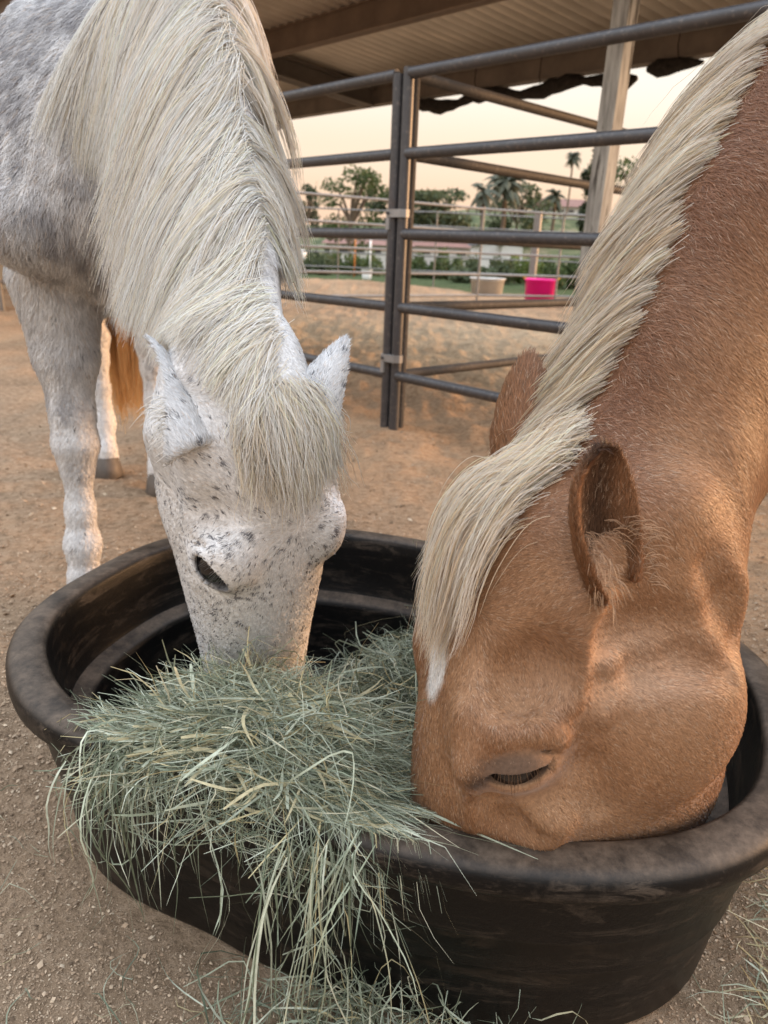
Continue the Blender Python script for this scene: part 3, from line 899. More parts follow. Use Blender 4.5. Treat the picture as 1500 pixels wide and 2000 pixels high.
def surface_net(f, lo, hi, h, B=8):
    lo, hi = np.asarray(lo, float), np.asarray(hi, float)
    n = np.ceil((hi - lo) / h / B).astype(int) * B + 1
    nb = (n - 1) // B
    G = np.stack(np.meshgrid(*[np.arange(k) for k in nb], indexing='ij'), -1).reshape(-1, 3)
    cd_ = f(lo + (G * B + B / 2) * h)
    A = np.zeros(n, np.float32)
    keep = np.abs(cd_) < B * h * 1.15
    # coarse sign everywhere
    sg = np.where(cd_ < 0, -1., 1.).reshape(nb)
    A[:-1, :-1, :-1] = np.repeat(np.repeat(np.repeat(sg, B, 0), B, 1), B, 2)
    A[-1], A[:, -1], A[:, :, -1] = 1, 1, 1
    mask = np.zeros(n, bool)
    off = np.stack(np.meshgrid(*[np.arange(B + 1)] * 3, indexing='ij'), -1).reshape(-1, 3)
    for g in G[keep]:
        a = g * B
        mask[a[0]:a[0]+B+1, a[1]:a[1]+B+1, a[2]:a[2]+B+1] = True
    idx = np.argwhere(mask)
    vals = np.empty(len(idx), np.float32)
    for i in range(0, len(idx), 200000):
        vals[i:i+200000] = f(lo + idx[i:i+200000] * h)
    A[mask] = vals
    neg = A < 0
    # cells with a sign change
    c0 = np.zeros(np.array(n) - 1, np.int8)
    for dx in (0, 1):
        for dy in (0, 1):
            for dz in (0, 1):
                c0 += neg[dx:n[0]-1+dx, dy:n[1]-1+dy, dz:n[2]-1+dz]
    cells = np.argwhere((c0 > 0) & (c0 < 8))
    cid = np.full(np.array(n) - 1, -1, np.int32); cid[tuple(cells.T)] = np.arange(len(cells))
    S = np.zeros((len(cells), 3)); cnt = np.zeros(len(cells))
    cor = [(i, j, k) for i in (0, 1) for j in (0, 1) for k in (0, 1)]
    val = {c: A[tuple((cells + c).T)] for c in cor}
    for a_ in cor:
        for ax in range(3):
            if a_[ax] == 0:
                b_ = list(a_); b_[ax] = 1; b_ = tuple(b_)
                va, vb = val[a_], val[b_]; m_ = (va < 0) != (vb < 0)
                t_ = va / (va - vb + 1e-12)
                p = np.array(a_, float)[None] + np.zeros((len(cells), 3)); p[:, ax] = np.clip(t_, 0, 1)
                S[m_] += p[m_]; cnt[m_] += 1
    V = lo + (cells + S / np.maximum(cnt, 1)[:, None]) * h
    Q = []
    for ax in range(3):
        u, v = (ax + 1) % 3, (ax + 2) % 3
        sl0 = [slice(None)] * 3; sl1 = [slice(None)] * 3
        sl0[ax] = slice(0, -1); sl1[ax] = slice(1, None)
        ch = neg[tuple(sl0)] != neg[tuple(sl1)]
        e = np.argwhere(ch)
        e = e[(e[:, u] > 0) & (e[:, v] > 0) & (e[:, u] < n[u] - 1) & (e[:, v] < n[v] - 1)]
        flip = neg[tuple(sl0)][tuple(e.T)]
        du = np.zeros(3, int); du[u] = 1; dv = np.zeros(3, int); dv[v] = 1
        q = np.stack([cid[tuple((e - du - dv).T)], cid[tuple((e - dv).T)], cid[tuple(e.T)], cid[tuple((e - du).T)]], -1)
        q[~flip] = q[~flip][:, ::-1]
        Q.append(q)
    Q = np.concatenate(Q); Q = Q[(Q >= 0).all(1)]
    return V, Q

def grad(f, P, e=.0012):
    d = f(P)
    return d, np.stack([f(P + np.array(v) * e) - d for v in ((1, 0, 0), (0, 1, 0), (0, 0, 1))], -1) / e
def project(f, V, it=2, e=.0012):
    for _ in range(it):
        for i in range(0, len(V), 200000):
            d, g = grad(f, V[i:i+200000], e)
            g2 = (g * g).sum(1); st = np.clip(d / np.maximum(g2, .15), -.01, .01)
            V[i:i+200000] -= g * st[:, None]
    return V

def refine(V, Q, sel, times):
    """split the selected quads (fans close the seams) so that small features have enough vertices"""
    import bmesh
    me = bpy.data.meshes.new('tmp'); me.from_pydata(V.tolist(), [], Q.tolist())
    bm = bmesh.new(); bm.from_mesh(me)
    bm.faces.ensure_lookup_table()
    keep = set(np.nonzero(sel)[0].tolist())
    fs = [f for f in bm.faces if f.index in keep]
    es = list({e for f in fs for e in f.edges})
    bmesh.ops.subdivide_edges(bm, edges=es, cuts=times, use_grid_fill=True)
    bm.to_mesh(me); bm.free()
    return me

class Body:
    """smooth union of primitives; points are binned so that only the primitives near a bin are evaluated"""
    def __init__(s): s.f = []
    def cone(s, a, b, ra, rb, k=.03, **kw):
        a, b = np.asarray(a, float), np.asarray(b, float)
        s.f.append((lambda P: d_cone(P, a, b, ra, rb, **kw), k, (a + b) / 2, np.linalg.norm(b - a) / 2 + max(ra, rb))); return s
    def ell(s, c, r, k=.04, **kw):
        s.f.append((lambda P: d_ell(P, c, r, **kw), k, np.asarray(c, float), max(r))); return s
    def sub(s, a, b, ra, rb, k=.02):
        """smooth groove"""
        a, b = np.asarray(a, float), np.asarray(b, float)
        s.f.append((lambda P: d_cone(P, a, b, ra, rb), -k, (a + b) / 2, np.linalg.norm(b - a) / 2 + max(ra, rb))); return s
    def hit(s, px, py, d0=.45, d1=1.6):
        """where the sight line through a picture point meets the skin, and the skin's normal there"""
        dd = np.arange(d0, d1, .002); P = CAM + ray(px, py)[None] * dd[:, None]
        v = s(P); i = int(np.argmax(v < 0)); p = P[i] if v[i] < 0 else P[int(np.argmin(v))]
        return p, nrm(grad(s, p[None], .004)[1])[0]
    def line(s, pts, r, off, k=.02, cut=False, d0=.45):
        """ridge or groove laid along the skin"""
        H_ = [s.hit(x, y, d0) for x, y in pts]
        Q = [p + n * off for p, n in H_]
        rr = r if hasattr(r, '__len__') else [r] * len(Q)
        for i in range(len(Q) - 1):
            (s.sub if cut else s.cone)(Q[i], Q[i+1], rr[i], rr[i+1], k=k)
    def fn(s, f, k, c, r): s.f.append((f, k, np.asarray(c, float), r)); return s
    def _ev(s, P):
        lo, hi = P.min(0), P.max(0)
        d = None
        for f, k, c, r in s.f:
            if np.linalg.norm(np.maximum(0, np.maximum(lo - c, c - hi))) > r + .16: continue
            q = f(P)
            if k < 0: d = d if d is None else smax(d, -q, -k)
            else: d = q if d is None else smin(d, q, k)
        return np.full(len(P), .3) if d is None else d
    def __call__(s, P):
        if len(P) < 3000: return s._ev(P)
        key = np.floor(P / .19).astype(np.int64) + 64
        key = (key[:, 0] * 128 + key[:, 1]) * 128 + key[:, 2]
        o = np.argsort(key, kind='stable'); ks = key[o]
        cut = np.concatenate([[0], np.nonzero(np.diff(ks))[0] + 1, [len(P)]])
        out_ = np.empty(len(P))
        for a, b in zip(cut[:-1], cut[1:]):
            out_[o[a:b]] = s._ev(P[o[a:b]])
        return out_

def neck(body, crest, vent, half, lat):
    """chain of flattened cones hung below the crest line"""
    cr = [np.asarray(c, float) for c in crest]
    C_ = []
    for i, c in enumerate(cr):
        v = nrm(np.asarray(vent[i] if hasattr(vent[0], '__len__') else vent, float))
        tg = nrm(cr[min(i+1, len(cr)-1)] - cr[max(i-1, 0)])
        v = nrm(v - tg * (v @ tg))
        C_.append((c + v * half[i], nrm(np.cross(tg, v))))
    for i in range(len(cr) - 1):
        sd = nrm(C_[i][1] + C_[i+1][1])
        g = (lat[i] / half[i] + lat[i+1] / half[i+1]) / 2
        body.cone(C_[i][0], C_[i+1][0], half[i], half[i+1], side=sd, g=g, k=.035)
    return C_

def leg(body, pts, k=.025):
    for (a, ra), (b, rb) in zip(pts[:-1], pts[1:]):
        body.cone(a, b, ra, rb, k=k)

def torso(body, F0, bk, lat, H, sc=1.0):
    """barrel, chest, croup and shoulders; H = height of the withers"""
    F0, bk, lat = np.array([*F0, 0.]), np.array([*bk, 0.]), np.array([*lat, 0.])
    ax = np.stack([bk, lat, [0, 0, 1.]])
    p = lambda b, l, z: F0 + bk * b * sc + lat * l * sc + np.array([0, 0, z * H])
    body.ell(p(.52, 0, .745), (.62 * sc, .245 * sc, .215 * H), ax=ax, k=.08)
    body.ell(p(.06, 0, .735), (.25 * sc, .20 * sc, .215 * H), ax=ax, k=.08)
    body.ell(p(.97, 0, .77), (.27 * sc, .225 * sc, .195 * H), ax=ax, k=.08)
    body.cone(p(.02, 0, .90), p(.30, 0, .945), .075 * sc, .06 * sc, k=.08)
    for s_ in (-1, 1):
        body.cone(p(.12, s_ * .09, .90), p(-.10, s_ * .135, .66), .09 * sc, .095 * sc, k=.07)
        body.ell(p(1.03, s_ * .115, .70), (.19 * sc, .105 * sc, .17 * H), ax=ax, k=.07)
    return p
# ------------------------------------------------------------------ flea-bitten grey
_R0 = np.array([[-.0665, .9225, .3803], [.3142, .3811, -.8695], [-.947, .0617, -.3151]])
_th = math.radians(13)                       # turned a little so that its right cheek shows
_R1 = _R0 @ np.array([[1, 0, 0], [0, math.cos(_th), math.sin(_th)], [0, -math.sin(_th), math.cos(_th)]])
_R1 = np.stack([_R0[:, 0], _R0[:, 1] * math.cos(_th) - _R0[:, 2] * math.sin(_th), _R0[:, 2] * math.cos(_th) + _R0[:, 1] * math.sin(_th)], 1)
_pv = np.array([.25, 0, -.085])
HW = Head(_R1, np.array([-.122, .704, .693]) + 1.03 * ((_R0 - _R1) @ _pv), 1.03,
          eye=(.196, .079, -.026), slit=(.62, 0, .78), enorm=(-.05, .66, .75), cheek=1.05, cz=-.115, cy=.040, opening=.0145, slit_off=.0, brow=.020, lidk=.003,
          zb=[-.12, -.14, -.16, -.185, -.205, -.214, -.213, -.203, -.188, -.17, -.158, -.150, -.146, -.144, -.12, -.09],
          tb=[0, 0, 0, .03, .06, .06, .05, .02, -.02, -.08, -.1, -.1, -.1, 0, 0, 0],
          wd=[.042, .054, .060, .067, .077, .086, .089, .087, .083, .078, .073, .069, .067, .063, .046, .01])
W = Body()
W.fn(HW.sdf, .04, HW.w((.25, 0, -.1)), .42)
w_crest = [HW.w((-.03, 0, -.085)), at(515, 700, .76), at(490, 400, .89), at(445, 120, 1.04), at(405, -20, 1.14), np.array([-.47, 1.55, 1.27])]
w_half = [.072, .100, .130, .155, .175, .20]
w_lat = [.052, .060, .072, .084, .098, .13]
w_vent = [(-.30, .62, -.72), (-.45, .55, -.7), (-.55, .48, -.68), (-.55, .45, -.7), (-.4, .4, -.8), (-.15, .3, -.9)]
w_neck = neck(W, w_crest, w_vent, w_half, w_lat)
W.cone(HW.w((.05, 0, -.15)), w_neck[1][0], .055, .07, k=.05)
WF0, WBK, WLAT = (-.588, 1.585), (-.345, .938), (.938, .345)
wp = torso(W, WF0, WBK, WLAT, 1.32)
W.cone(w_neck[5][0], wp(-.05, 0, .72), .19, .17, side=np.array([*WLAT, 0]), g=.8, k=.08)
def fore(b, hoof, knee, elbow, s_=1.0):
    hf, kn, el = [np.asarray(q, float) for q in (hoof, knee, elbow)]
    fet = hf + (kn - hf) * np.array([.35, .35, 0]) + np.array([0, 0, .175]) * s_
    leg(b, [(el, .095 * s_), (kn + (el - kn) * .55, .062 * s_), (kn + (el - kn) * .20, .043 * s_), (kn, .045 * s_), (kn + (fet - kn) * .22, .031 * s_), (kn + (fet - kn) * .65, .028 * s_), (fet, .036 * s_), (hf + np.array([0, 0, .09 * s_]), .032 * s_), (hf + np.array([0, 0, .055 * s_]), .042 * s_)])
    return hf
def hind(b, hoof, bk, stifle, s_=1.0):
    hf = np.asarray(hoof, float); bk = np.array([*bk, 0.])
    fet = hf + bk * .05 + np.array([0, 0, .19]) * s_
    hock = hf + bk * .10 + np.array([0, 0, .50]) * s_
    point = hock + bk * .05 * s_ + np.array([0, 0, .045]) * s_
    leg(b, [(stifle, .12 * s_), (stifle + (point - stifle) * .6, .075 * s_), (point, .036 * s_)], k=.04)
    leg(b, [(point, .034 * s_), (hock, .045 * s_), (hock + (fet - hock) * .25, .034 * s_), (hock + (fet - hock) * .6, .030 * s_), (fet, .038 * s_), (hf + np.array([0, 0, .09 * s_]), .034 * s_), (hf + np.array([0, 0, .055 * s_]), .044 * s_)])
    return hf
w_hoofs = [np.array([-.700, 1.525, 0]), np.array([-.43, 1.66, 0]), np.array([-1.055, 2.60, 0]), np.array([-.805, 2.44, 0])]
fore(W, w_hoofs[0], aty(148, 868, 1.545), aty(112, 545, 1.57))
fore(W, w_hoofs[1], (-.44, 1.66, .41), wp(-.04, .135, .56))
hind(W, w_hoofs[2], WBK, wp(.93, -.12, .62)); hind(W, w_hoofs[3], WBK, wp(.83, .10, .62))

# ------------------------------------------------------------------ palomino
_x = nrm([-.14, -.02, -.989]); _z = np.array([-.968, -.19, .145]); _z = nrm(_z - _x * (_z @ _x)); _y = np.cross(_z, _x)
PEYE = (.186, .088, -.035)
RP = np.stack([_x, _y, _z], 1)
HP = Head(RP, at(1010, 1488, .645) - 1.2 * (RP @ np.array(PEYE)), 1.2, eye=PEYE, slit=(.30, 0, .95), opening=.0074, bowc=-9.0, slit_off=.005, lidk=.0025, ck=.012, cheek=1.28, cy=.040, cz=-.165, crest=(.018, .007), cyy=.078,
          wd=[.045, .058, .066, .075, .083, .088, .088, .081, .072, .065, .060, .056, .055, .054, .042, .01], tb=[0, 0, .0, .08, .18, .26, .26, .20, .10, -.04, -.12, -.14, -.1, 0, 0, 0],
          zb=[-.13, -.155, -.185, -.22, -.245, -.262, -.277, -.290, -.288, -.274, -.245, -.205, -.175, -.150, -.12, -.09],
          xmap=([-.4, .27, .46, .9], [-.4, .27, .605, 1.4]))
Pb = Body()
Pb.fn(HP.sdf, .04, HP.w((.22, 0, -.1)), .48)
p_crest = [HP.w((-.03, 0, -.08)), at(1152, 822, .69), at(1252, 640, .70), at(1368, 362, .725), at(1508, 110, .77), np.array([.80, 1.15, 1.42])]
p_half = [.10, .135, .150, .175, .20, .24]
p_lat = [.066, .070, .076, .086, .098, .13]
p_vent = [(.50, .15, -.85)] * 2 + [(.47, .28, -.83)] * 4
p_neck = neck(Pb, p_crest, p_vent, p_half, p_lat)
Pb.cone(at(1105, 1165, .675), at(1118, 1085, .638), .034, .018, k=.035)
Pb.cone(HP.w((.06, 0, -.17)), p_neck[1][0], .060, .085, k=.05)
_jg = [p_neck[1][0] + nrm(np.array([.5, .2, -.84])) * .075, p_neck[3][0] + nrm(np.array([.47, .28, -.83])) * .085, p_neck[5][0] + nrm(np.array([.47, .28, -.83])) * .10]
_sl = [nrm(np.cross(p_neck[k][1], [0, 0, 1.])) for k in (1, 3, 5)]
PF0, PBK, PLAT = (1.00, 1.17), (.80, .60), (.60, -.80)
pp = torso(Pb, PF0, PBK, PLAT, 1.45, 1.08)
Pb.cone(p_neck[5][0], pp(-.05, 0, .72), .21, .19, side=np.array([*PLAT, 0]), g=.8, k=.08)
p_hoofs = [pp(-.06, -.14, 0), pp(-.02, .14, 0), pp(1.0, -.12, 0), pp(1.1, .12, 0)]
fore(Pb, p_hoofs[0], pp(-.06, -.14, .31), pp(-.02, -.135, .56), 1.08); fore(Pb, p_hoofs[1], pp(-.02, .14, .31), pp(-.02, .135, .56), 1.08)
hind(Pb, p_hoofs[2], PBK, pp(.92, -.12, .62), 1.08); hind(Pb, p_hoofs[3], PBK, pp(1.0, .12, .62), 1.08)

# bony and muscular relief of the palomino's near side
Pb.line([(1118, 1432), (1152, 1385), (1190, 1312)], [.006, .010, .008], -.003, .024)          # cheekbone arch
Pb.line([(1185, 1352), (1250, 1318), (1330, 1300), (1415, 1312)], [.009, .010, .010, .008], .0055, .024, True)     # crease above the jaw muscle
Pb.line([(1178, 1345), (1150, 1420), (1148, 1500), (1170, 1580)], [.008, .011, .010, .006], .006, .02, True)     # front edge of the jaw muscle
Pb.line([(1385, 1115), (1420, 1180), (1440, 1250)], [.006, .009, .006], .005, .03, True)                         # throat fold
Pb.line([(930, 1475), (975, 1432), (1040, 1420), (1090, 1440)], [.005, .007, .007, .004], -.002, .016)           # brow
Pb.line([(1010, 1330), (1065, 1300)], [.016, .016], .0105, .03, True)                                             # hollow above the eye
Pb.line([(905, 1395), (915, 1500), (925, 1600)], [.006, .008, .006], -.001, .02)                                 # edge of the nasal bone
Pb.line([(955, 1560), (1000, 1610), (1050, 1640)], [.008, .010, .008], .005, .02, True)                          # hollow before the eye
def body_mesh(name, f, head, lo, hi, h, mat):
    V, Q = surface_net(f, lo, hi, h)
    V = project(f, V, 2)
    # finer faces round the eyes
    ctr = V[Q].mean(1)
    sel = np.zeros(len(Q), bool)
    for sg in (-1, 1):
        c, E = head.eye_frame(sg)
        sel |= np.linalg.norm(ctr - head.w(c), axis=1) < .047 * head.s
    me = refine(V, Q, sel, 4)
    n = len(me.vertices)
    co = np.empty(n * 3, np.float32); me.vertices.foreach_get('co', co); co = co.reshape(-1, 3).astype(float)
    eyes = np.zeros(n, bool)
    for sg in (-1, 1):
        c, E = head.eye_frame(sg); eyes |= np.linalg.norm(co - head.w(c), axis=1) < .055 * head.s
    co[eyes] = project(f, co[eyes], 4, .0005)
    me.vertices.foreach_set('co', co.astype(np.float32).ravel()); me.update()
    me.shade_smooth(); me.materials.append(mat); me.name = name
    o = bpy.data.objects.new(name, me)
    return link(o)

def coat_mat(name, rough=.75):
    t = NT(name); a = t.n('ShaderNodeAttribute'); a.attribute_name = 'coat'
    nz = t.noise(260, 4, .6, t.geo()); c = t.mix(1.0, a.outputs['Color'], t.ramp(nz, [(.3, (.70, .70, .70)), (.7, (1.15, 1.15, 1.15))]), 'MULTIPLY')
    t.col(c).set(rough, .2)
    t.b.inputs['Sheen Weight'].default_value = .15
    t.bump(nz, .25, .002)
    return t.m
def hair_mat(name, rough=.5, trans=.2, spec=.3, nstr=.75):
    """fibres carry their own colour; shading leans on the normal of the skin they grow from"""
    t = NT(name); a = t.n('ShaderNodeAttribute'); a.attribute_name = 'hair_color'
    t.l(a.outputs['Color'], t.b.inputs['Base Color']); t.set(rough, spec)
    nn = t.n('ShaderNodeAttribute'); nn.attribute_name = 'skin_normal'
    g = t.n('ShaderNodeNewGeometry')
    mx = t.n('ShaderNodeMix', _data_type='VECTOR'); mx.inputs[0].default_value = nstr
    t.l(g.outputs['Normal'], mx.inputs[4]); t.l(nn.outputs['Vector'], mx.inputs[5])
    nv = t.n('ShaderNodeVectorMath', _operation='NORMALIZE'); t.l(mx.outputs[1], nv.inputs[0])
    t.l(nv.outputs[0], t.b.inputs['Normal'])
    tr = t.n('ShaderNodeBsdfTranslucent'); t.l(a.outputs['Color'], tr.inputs[0]); t.l(nv.outputs[0], tr.inputs['Normal'])
    ms = t.n('ShaderNodeMixShader'); ms.inputs[0].default_value = trans
    t.l(t.b.outputs[0], ms.inputs[1]); t.l(tr.outputs[0], ms.inputs[2]); t.l(ms.outputs[0], t.t.nodes['Material Output'].inputs['Surface'])
    return t.m
M_COATW, M_COATP = coat_mat('grey_coat_skin'), coat_mat('palomino_coat_skin')
M_FURW, M_FURP = hair_mat('grey_coat_hair', .6, .12, .2, .85), hair_mat('palomino_coat_hair', .5, .12, .3, .85)
M_MANEW, M_MANEP = hair_mat('grey_mane_hair', .45, .45, .3, .8), hair_mat('palomino_mane_hair', .42, .45, .3, .8)
M_HOOF = plain('hoof_horn', (.11, .09, .075), .55, .4, 0, .3, 20)
t = NT('horse_eye'); t.col((.006, .005, .006)).set(.05, .6); M_EYE = t.m

white = body_mesh('grey_horse', W, HW, (-1.5, .5, .0), (.25, 3.1, 1.5), .0076, M_COATW)
tag(white, 'flea-bitten grey horse with long white mane, head down in the tank', 'horse')
palo = body_mesh('palomino_horse', Pb, HP, (-.12, .3, .0), (2.35, 2.6, 1.72), .0078, M_COATP)
tag(palo, 'golden palomino horse with cream mane eating at the right of the tank', 'horse')

# ------------------------------------------------------------------ coat colours (shared by skin and hairs)
def worley(P, cell, seed):
    """distance to the nearest jittered point and that point's random number"""
    Q = P / cell; i = np.floor(Q)
    best = np.full(len(P), 9.); rnd = np.zeros(len(P))
    for dx in (-1, 0, 1):
        for dy in (-1, 0, 1):
            for dz in (-1, 0, 1):
                c = i + [dx, dy, dz]
                pt = c + np.stack([_h3(c[:, 0], c[:, 1], c[:, 2], seed + k) for k in range(3)], -1)
                d = np.linalg.norm(Q - pt, axis=1); m_ = d < best
                best[m_] = d[m_]; rnd[m_] = _h3(c[:, 0], c[:, 1], c[:, 2], seed + 7)[m_]
    return best * cell, rnd
def sstep(a, b, x):
    t_ = np.clip((x - a) / (b - a), 0, 1); return t_ * t_ * (3 - 2 * t_)
def white_color(P, fine=True):
    p = HW.loc(P)
    head = sstep(-.06, .04, p[:, 0]) * (p[:, 2] > -.35)
    base = np.array([.74, .73, .725])[None] * np.ones((len(P), 1))
    # grey, mottled neck and shoulder
    nz = fbm(P, 9, 31, 4); nb = fbm(P, 3.2, 41, 3)
    low = sstep(.50, .80, P[:, 2])
    body = (1 - head) * low
    st = fbm(P * np.array([1.6, 1.0, .45]) + .15 * np.stack([nz, nb, nz], -1), 46, 47, 3)
    f = np.clip(body * (sstep(.40, .64, nz) * .42 + sstep(.42, .64, nb) * .22 + (st - .5) * 1.9), 0, .88)
    arm = sstep(.28, .42, P[:, 2]) * (1 - low) * (1 - head)
    f = np.maximum(f, arm * np.clip(sstep(.45, .62, nz) * .5 + (st - .5) * 1.2, 0, .7))
    base = base * (1 - f[:, None]) + np.array([.27, .262, .275]) * f[:, None]
    # flecks: dense on cheeks and lower face, few on the forehead
    dens = np.where(head > .5, .55 + .60 * sstep(.02, .05, np.abs(p[:, 1])) * sstep(.10, .16, p[:, 0]) + .12 * sstep(.24, .32, p[:, 0]) - .22 * (np.abs(p[:, 1]) < .022), .10)
    dens = dens * (.35 + .65 * sstep(.15, .6, P[:, 2])) * (.35 + 1.0 * sstep(.35, .65, fbm(P, 14, 51, 2)))
    if fine:
        for cell, rad, sd in ((.0062, .0019, 61), (.0100, .0027, 71)):
            d, r = worley(P, cell, sd)
            k = (d < rad * (.6 + .7 * _h3(np.floor(r * 999), np.floor(r * 99), np.floor(r * 9), 3))) & (r < dens * (1.0 if cell < .01 else .7))
            k &= _h3(np.floor(P[:, 0] * 9e4), np.floor(P[:, 1] * 9e4), np.floor(P[:, 2] * 9e4), 5) < .8
            base[k] = np.array([.14, .138, .15])
    # dark skin round the eyes and muzzle
    for sg in (-1, 1):
        c, E = HW.eye_frame(sg); e = (p - c) @ E.T
        k = np.exp(-((e[:, 0] / .028) ** 2 + ((e[:, 1] + .002) / .013) ** 2) ** 2) * (np.abs(e[:, 2]) < .05)
        base = base * (1 - .93 * k[:, None]) + np.array([.02, .018, .02]) * .93 * k[:, None]
        k2 = np.exp(-(((e[:, 0] - .022) / .018) ** 2 + ((e[:, 1] + .006) / .014) ** 2)) * .75 * (np.abs(e[:, 2]) < .05)
        base = base * (1 - k2[:, None]) + np.array([.10, .09, .09]) * k2[:, None]
    k = sstep(.47, .56, p[:, 0]) * head * .5
    base = base * (1 - k[:, None]) + np.array([.2, .17, .17]) * k[:, None]
    return base
def palo_color(P, fine=True):
    p = HP.loc(P)
    head = sstep(-.03, .05, p[:, 0]) * (np.linalg.norm(P - HP.w((.22, 0, -.1)), axis=1) < .5)
    nz = fbm(P, 11, 33, 4); nb = fbm(P, 4, 43, 2)
    a, b = np.array([.245, .112, .052]), np.array([.370, .200, .103])
    k = sstep(.3, .7, nz * .6 + nb * .4)[:, None]
    base = a * (1 - k) + b * k
    # redder beside the mane
    dc = np.full(len(P), 9.)
    for c0, c1 in zip(p_crest[:-1], p_crest[1:]):
        ab = c1 - c0; t_ = np.clip(((P - c0) @ ab) / (ab @ ab), 0, 1); dc = np.minimum(dc, np.linalg.norm(P - c0 - t_[:, None] * ab, axis=1))
    k = (1 - sstep(.02, .085, dc))[:, None] * .65
    base = base * (1 - k) + np.array([.18, .074, .033]) * k
    # lower face darkened in the colour, partly for shade near the rim, pale arch behind the eye, pale throat
    k = (sstep(.24, .38, p[:, 0]) * head * .75)[:, None]
    base = base * (1 - k) + np.array([.17, .085, .045]) * k
    k = (np.exp(-(((p[:, 0] - .235) / .03) ** 2 + ((p[:, 2] + .10) / .05) ** 2)) * head * .35 * (p[:, 1] > 0))[:, None]
    base = base * (1 - k) + np.array([.60, .40, .25]) * k
    k = (np.exp(-(((p[:, 0] - .10) / .035) ** 2 + ((p[:, 2] + .11) / .06) ** 2)) * head * .3)[:, None]
    base = base * (1 - k) + np.array([.62, .44, .32]) * k
    # star
    wob = .006 * (fbm(P, 40, 3, 2) - .5) * 4
    k = (1 - sstep(.75, 1.15, np.sqrt(((p[:, 0] - .150) / .038) ** 2 + ((p[:, 1] - .006 + wob) / .020) ** 2)))[:, None] * (head * (p[:, 2] > -.03))[:, None]
    base = base * (1 - k) + np.array([.80, .76, .72]) * k
    # grey lid, dark lashes line
    for sg in (-1, 1):
        c, E = HP.eye_frame(sg); e = (p - c) @ E.T; near = np.abs(e[:, 2]) < .05
        k = (np.exp(-((e[:, 0] / .026) ** 2 + ((e[:, 1] - .010) / .012) ** 2) ** 2) * near * .85)[:, None]
        base = base * (1 - k) + np.array([.15, .098, .070]) * k
        k = (np.exp(-((e[:, 0] / .027) ** 4 + ((e[:, 1] + HP.slit_off + HP.bowc * e[:, 0] ** 2) / .0036) ** 2)) * near * .95)[:, None]
        base = base * (1 - k) + np.array([.012, .009, .008]) * k
        k = (np.exp(-(((e[:, 0] - .027) / .012) ** 2 + ((e[:, 1] + .006) / .010) ** 2)) * near * .8)[:, None]
        base = base * (1 - k) + np.array([.03, .02, .018]) * k
    return base
def mesh_co(o):
    n = len(o.data.vertices); a = np.empty(n * 3, np.float32); o.data.vertices.foreach_get('co', a); return a.reshape(-1, 3).astype(float)
point_color(white, 'coat', white_color(mesh_co(white)))
point_color(palo, 'coat', palo_color(mesh_co(palo)) * .75)
# ================================================================== hair
def curves_obj(name, pts, rad, color, normal, mat, parent, label=None):
    """pts (n,k,3), rad (n,k), color (n,3), normal (n,3) per curve"""
    n, k, _ = pts.shape
    cu = bpy.data.hair_curves.new(name)
    cu.add_curves([k] * n)
    cu.attributes['position'].data.foreach_set('vector', pts.astype(np.float32).ravel())
    ra = cu.attributes.get('radius') or cu.attributes.new('radius', 'FLOAT', 'POINT')
    ra.data.foreach_set('value', rad.astype(np.float32).ravel())
    c4 = np.ones((n, 4), np.float32); c4[:, :3] = color
    ca = cu.attributes.new('hair_color', 'FLOAT_COLOR', 'CURVE'); ca.data.foreach_set('color', c4.ravel())
    na = cu.attributes.new('skin_normal', 'FLOAT_VECTOR', 'CURVE'); na.data.foreach_set('vector', normal.astype(np.float32).ravel())
    cu.materials.append(mat)
    o = bpy.data.objects.new(name, cu)
    link(o, parent)
    if label: o['label'] = label
    return o

def sample_skin(o, n, seed=0, margin=120, facing=-.2):
    """points spread over the skin that the photograph's side of the animal shows, about evenly per picture area"""
    me = o.data
    me.calc_loop_triangles()
    T = np.empty(len(me.loop_triangles) * 3, np.int32); me.loop_triangles.foreach_get('vertices', T); T = T.reshape(-1, 3)
    co = mesh_co(o)
    a, b, c = co[T[:, 0]], co[T[:, 1]], co[T[:, 2]]
    nv = np.cross(b - a, c - a); ar = np.linalg.norm(nv, axis=1) / 2; nv /= (2 * ar[:, None] + 1e-12)
    ce = (a + b + c) / 3
    dep = depth_of(ce); px = proj(ce)
    vd = nrm(CAM - ce); fc = (nv * vd).sum(1)
    ok = (dep > .1) & (fc > facing) & (px[:, 0] > -margin) & (px[:, 0] < 1500 + margin) & (px[:, 1] > -margin) & (px[:, 1] < 2000 + margin)
    w_ = ar * ok / np.maximum(dep, .3) ** 2 * np.clip(.35 + fc, .25, 1)
    g = np.random.default_rng(seed)
    idx = g.choice(len(T), n, p=w_ / w_.sum())
    u = g.uniform(size=(n, 2)); fl = u.sum(1) > 1; u[fl] = 1 - u[fl]
    vn = np.empty(len(co) * 3, np.float32); me.vertices.foreach_get('normal', vn); vn = vn.reshape(-1, 3)
    P = a[idx] + (b - a)[idx] * u[:, :1] + (c - a)[idx] * u[:, 1:]
    Nn = nrm(vn[T[idx, 0]] * (1 - u.sum(1))[:, None] + vn[T[idx, 1]] * u[:, :1] + vn[T[idx, 2]] * u[:, 1:])
    return P, Nn

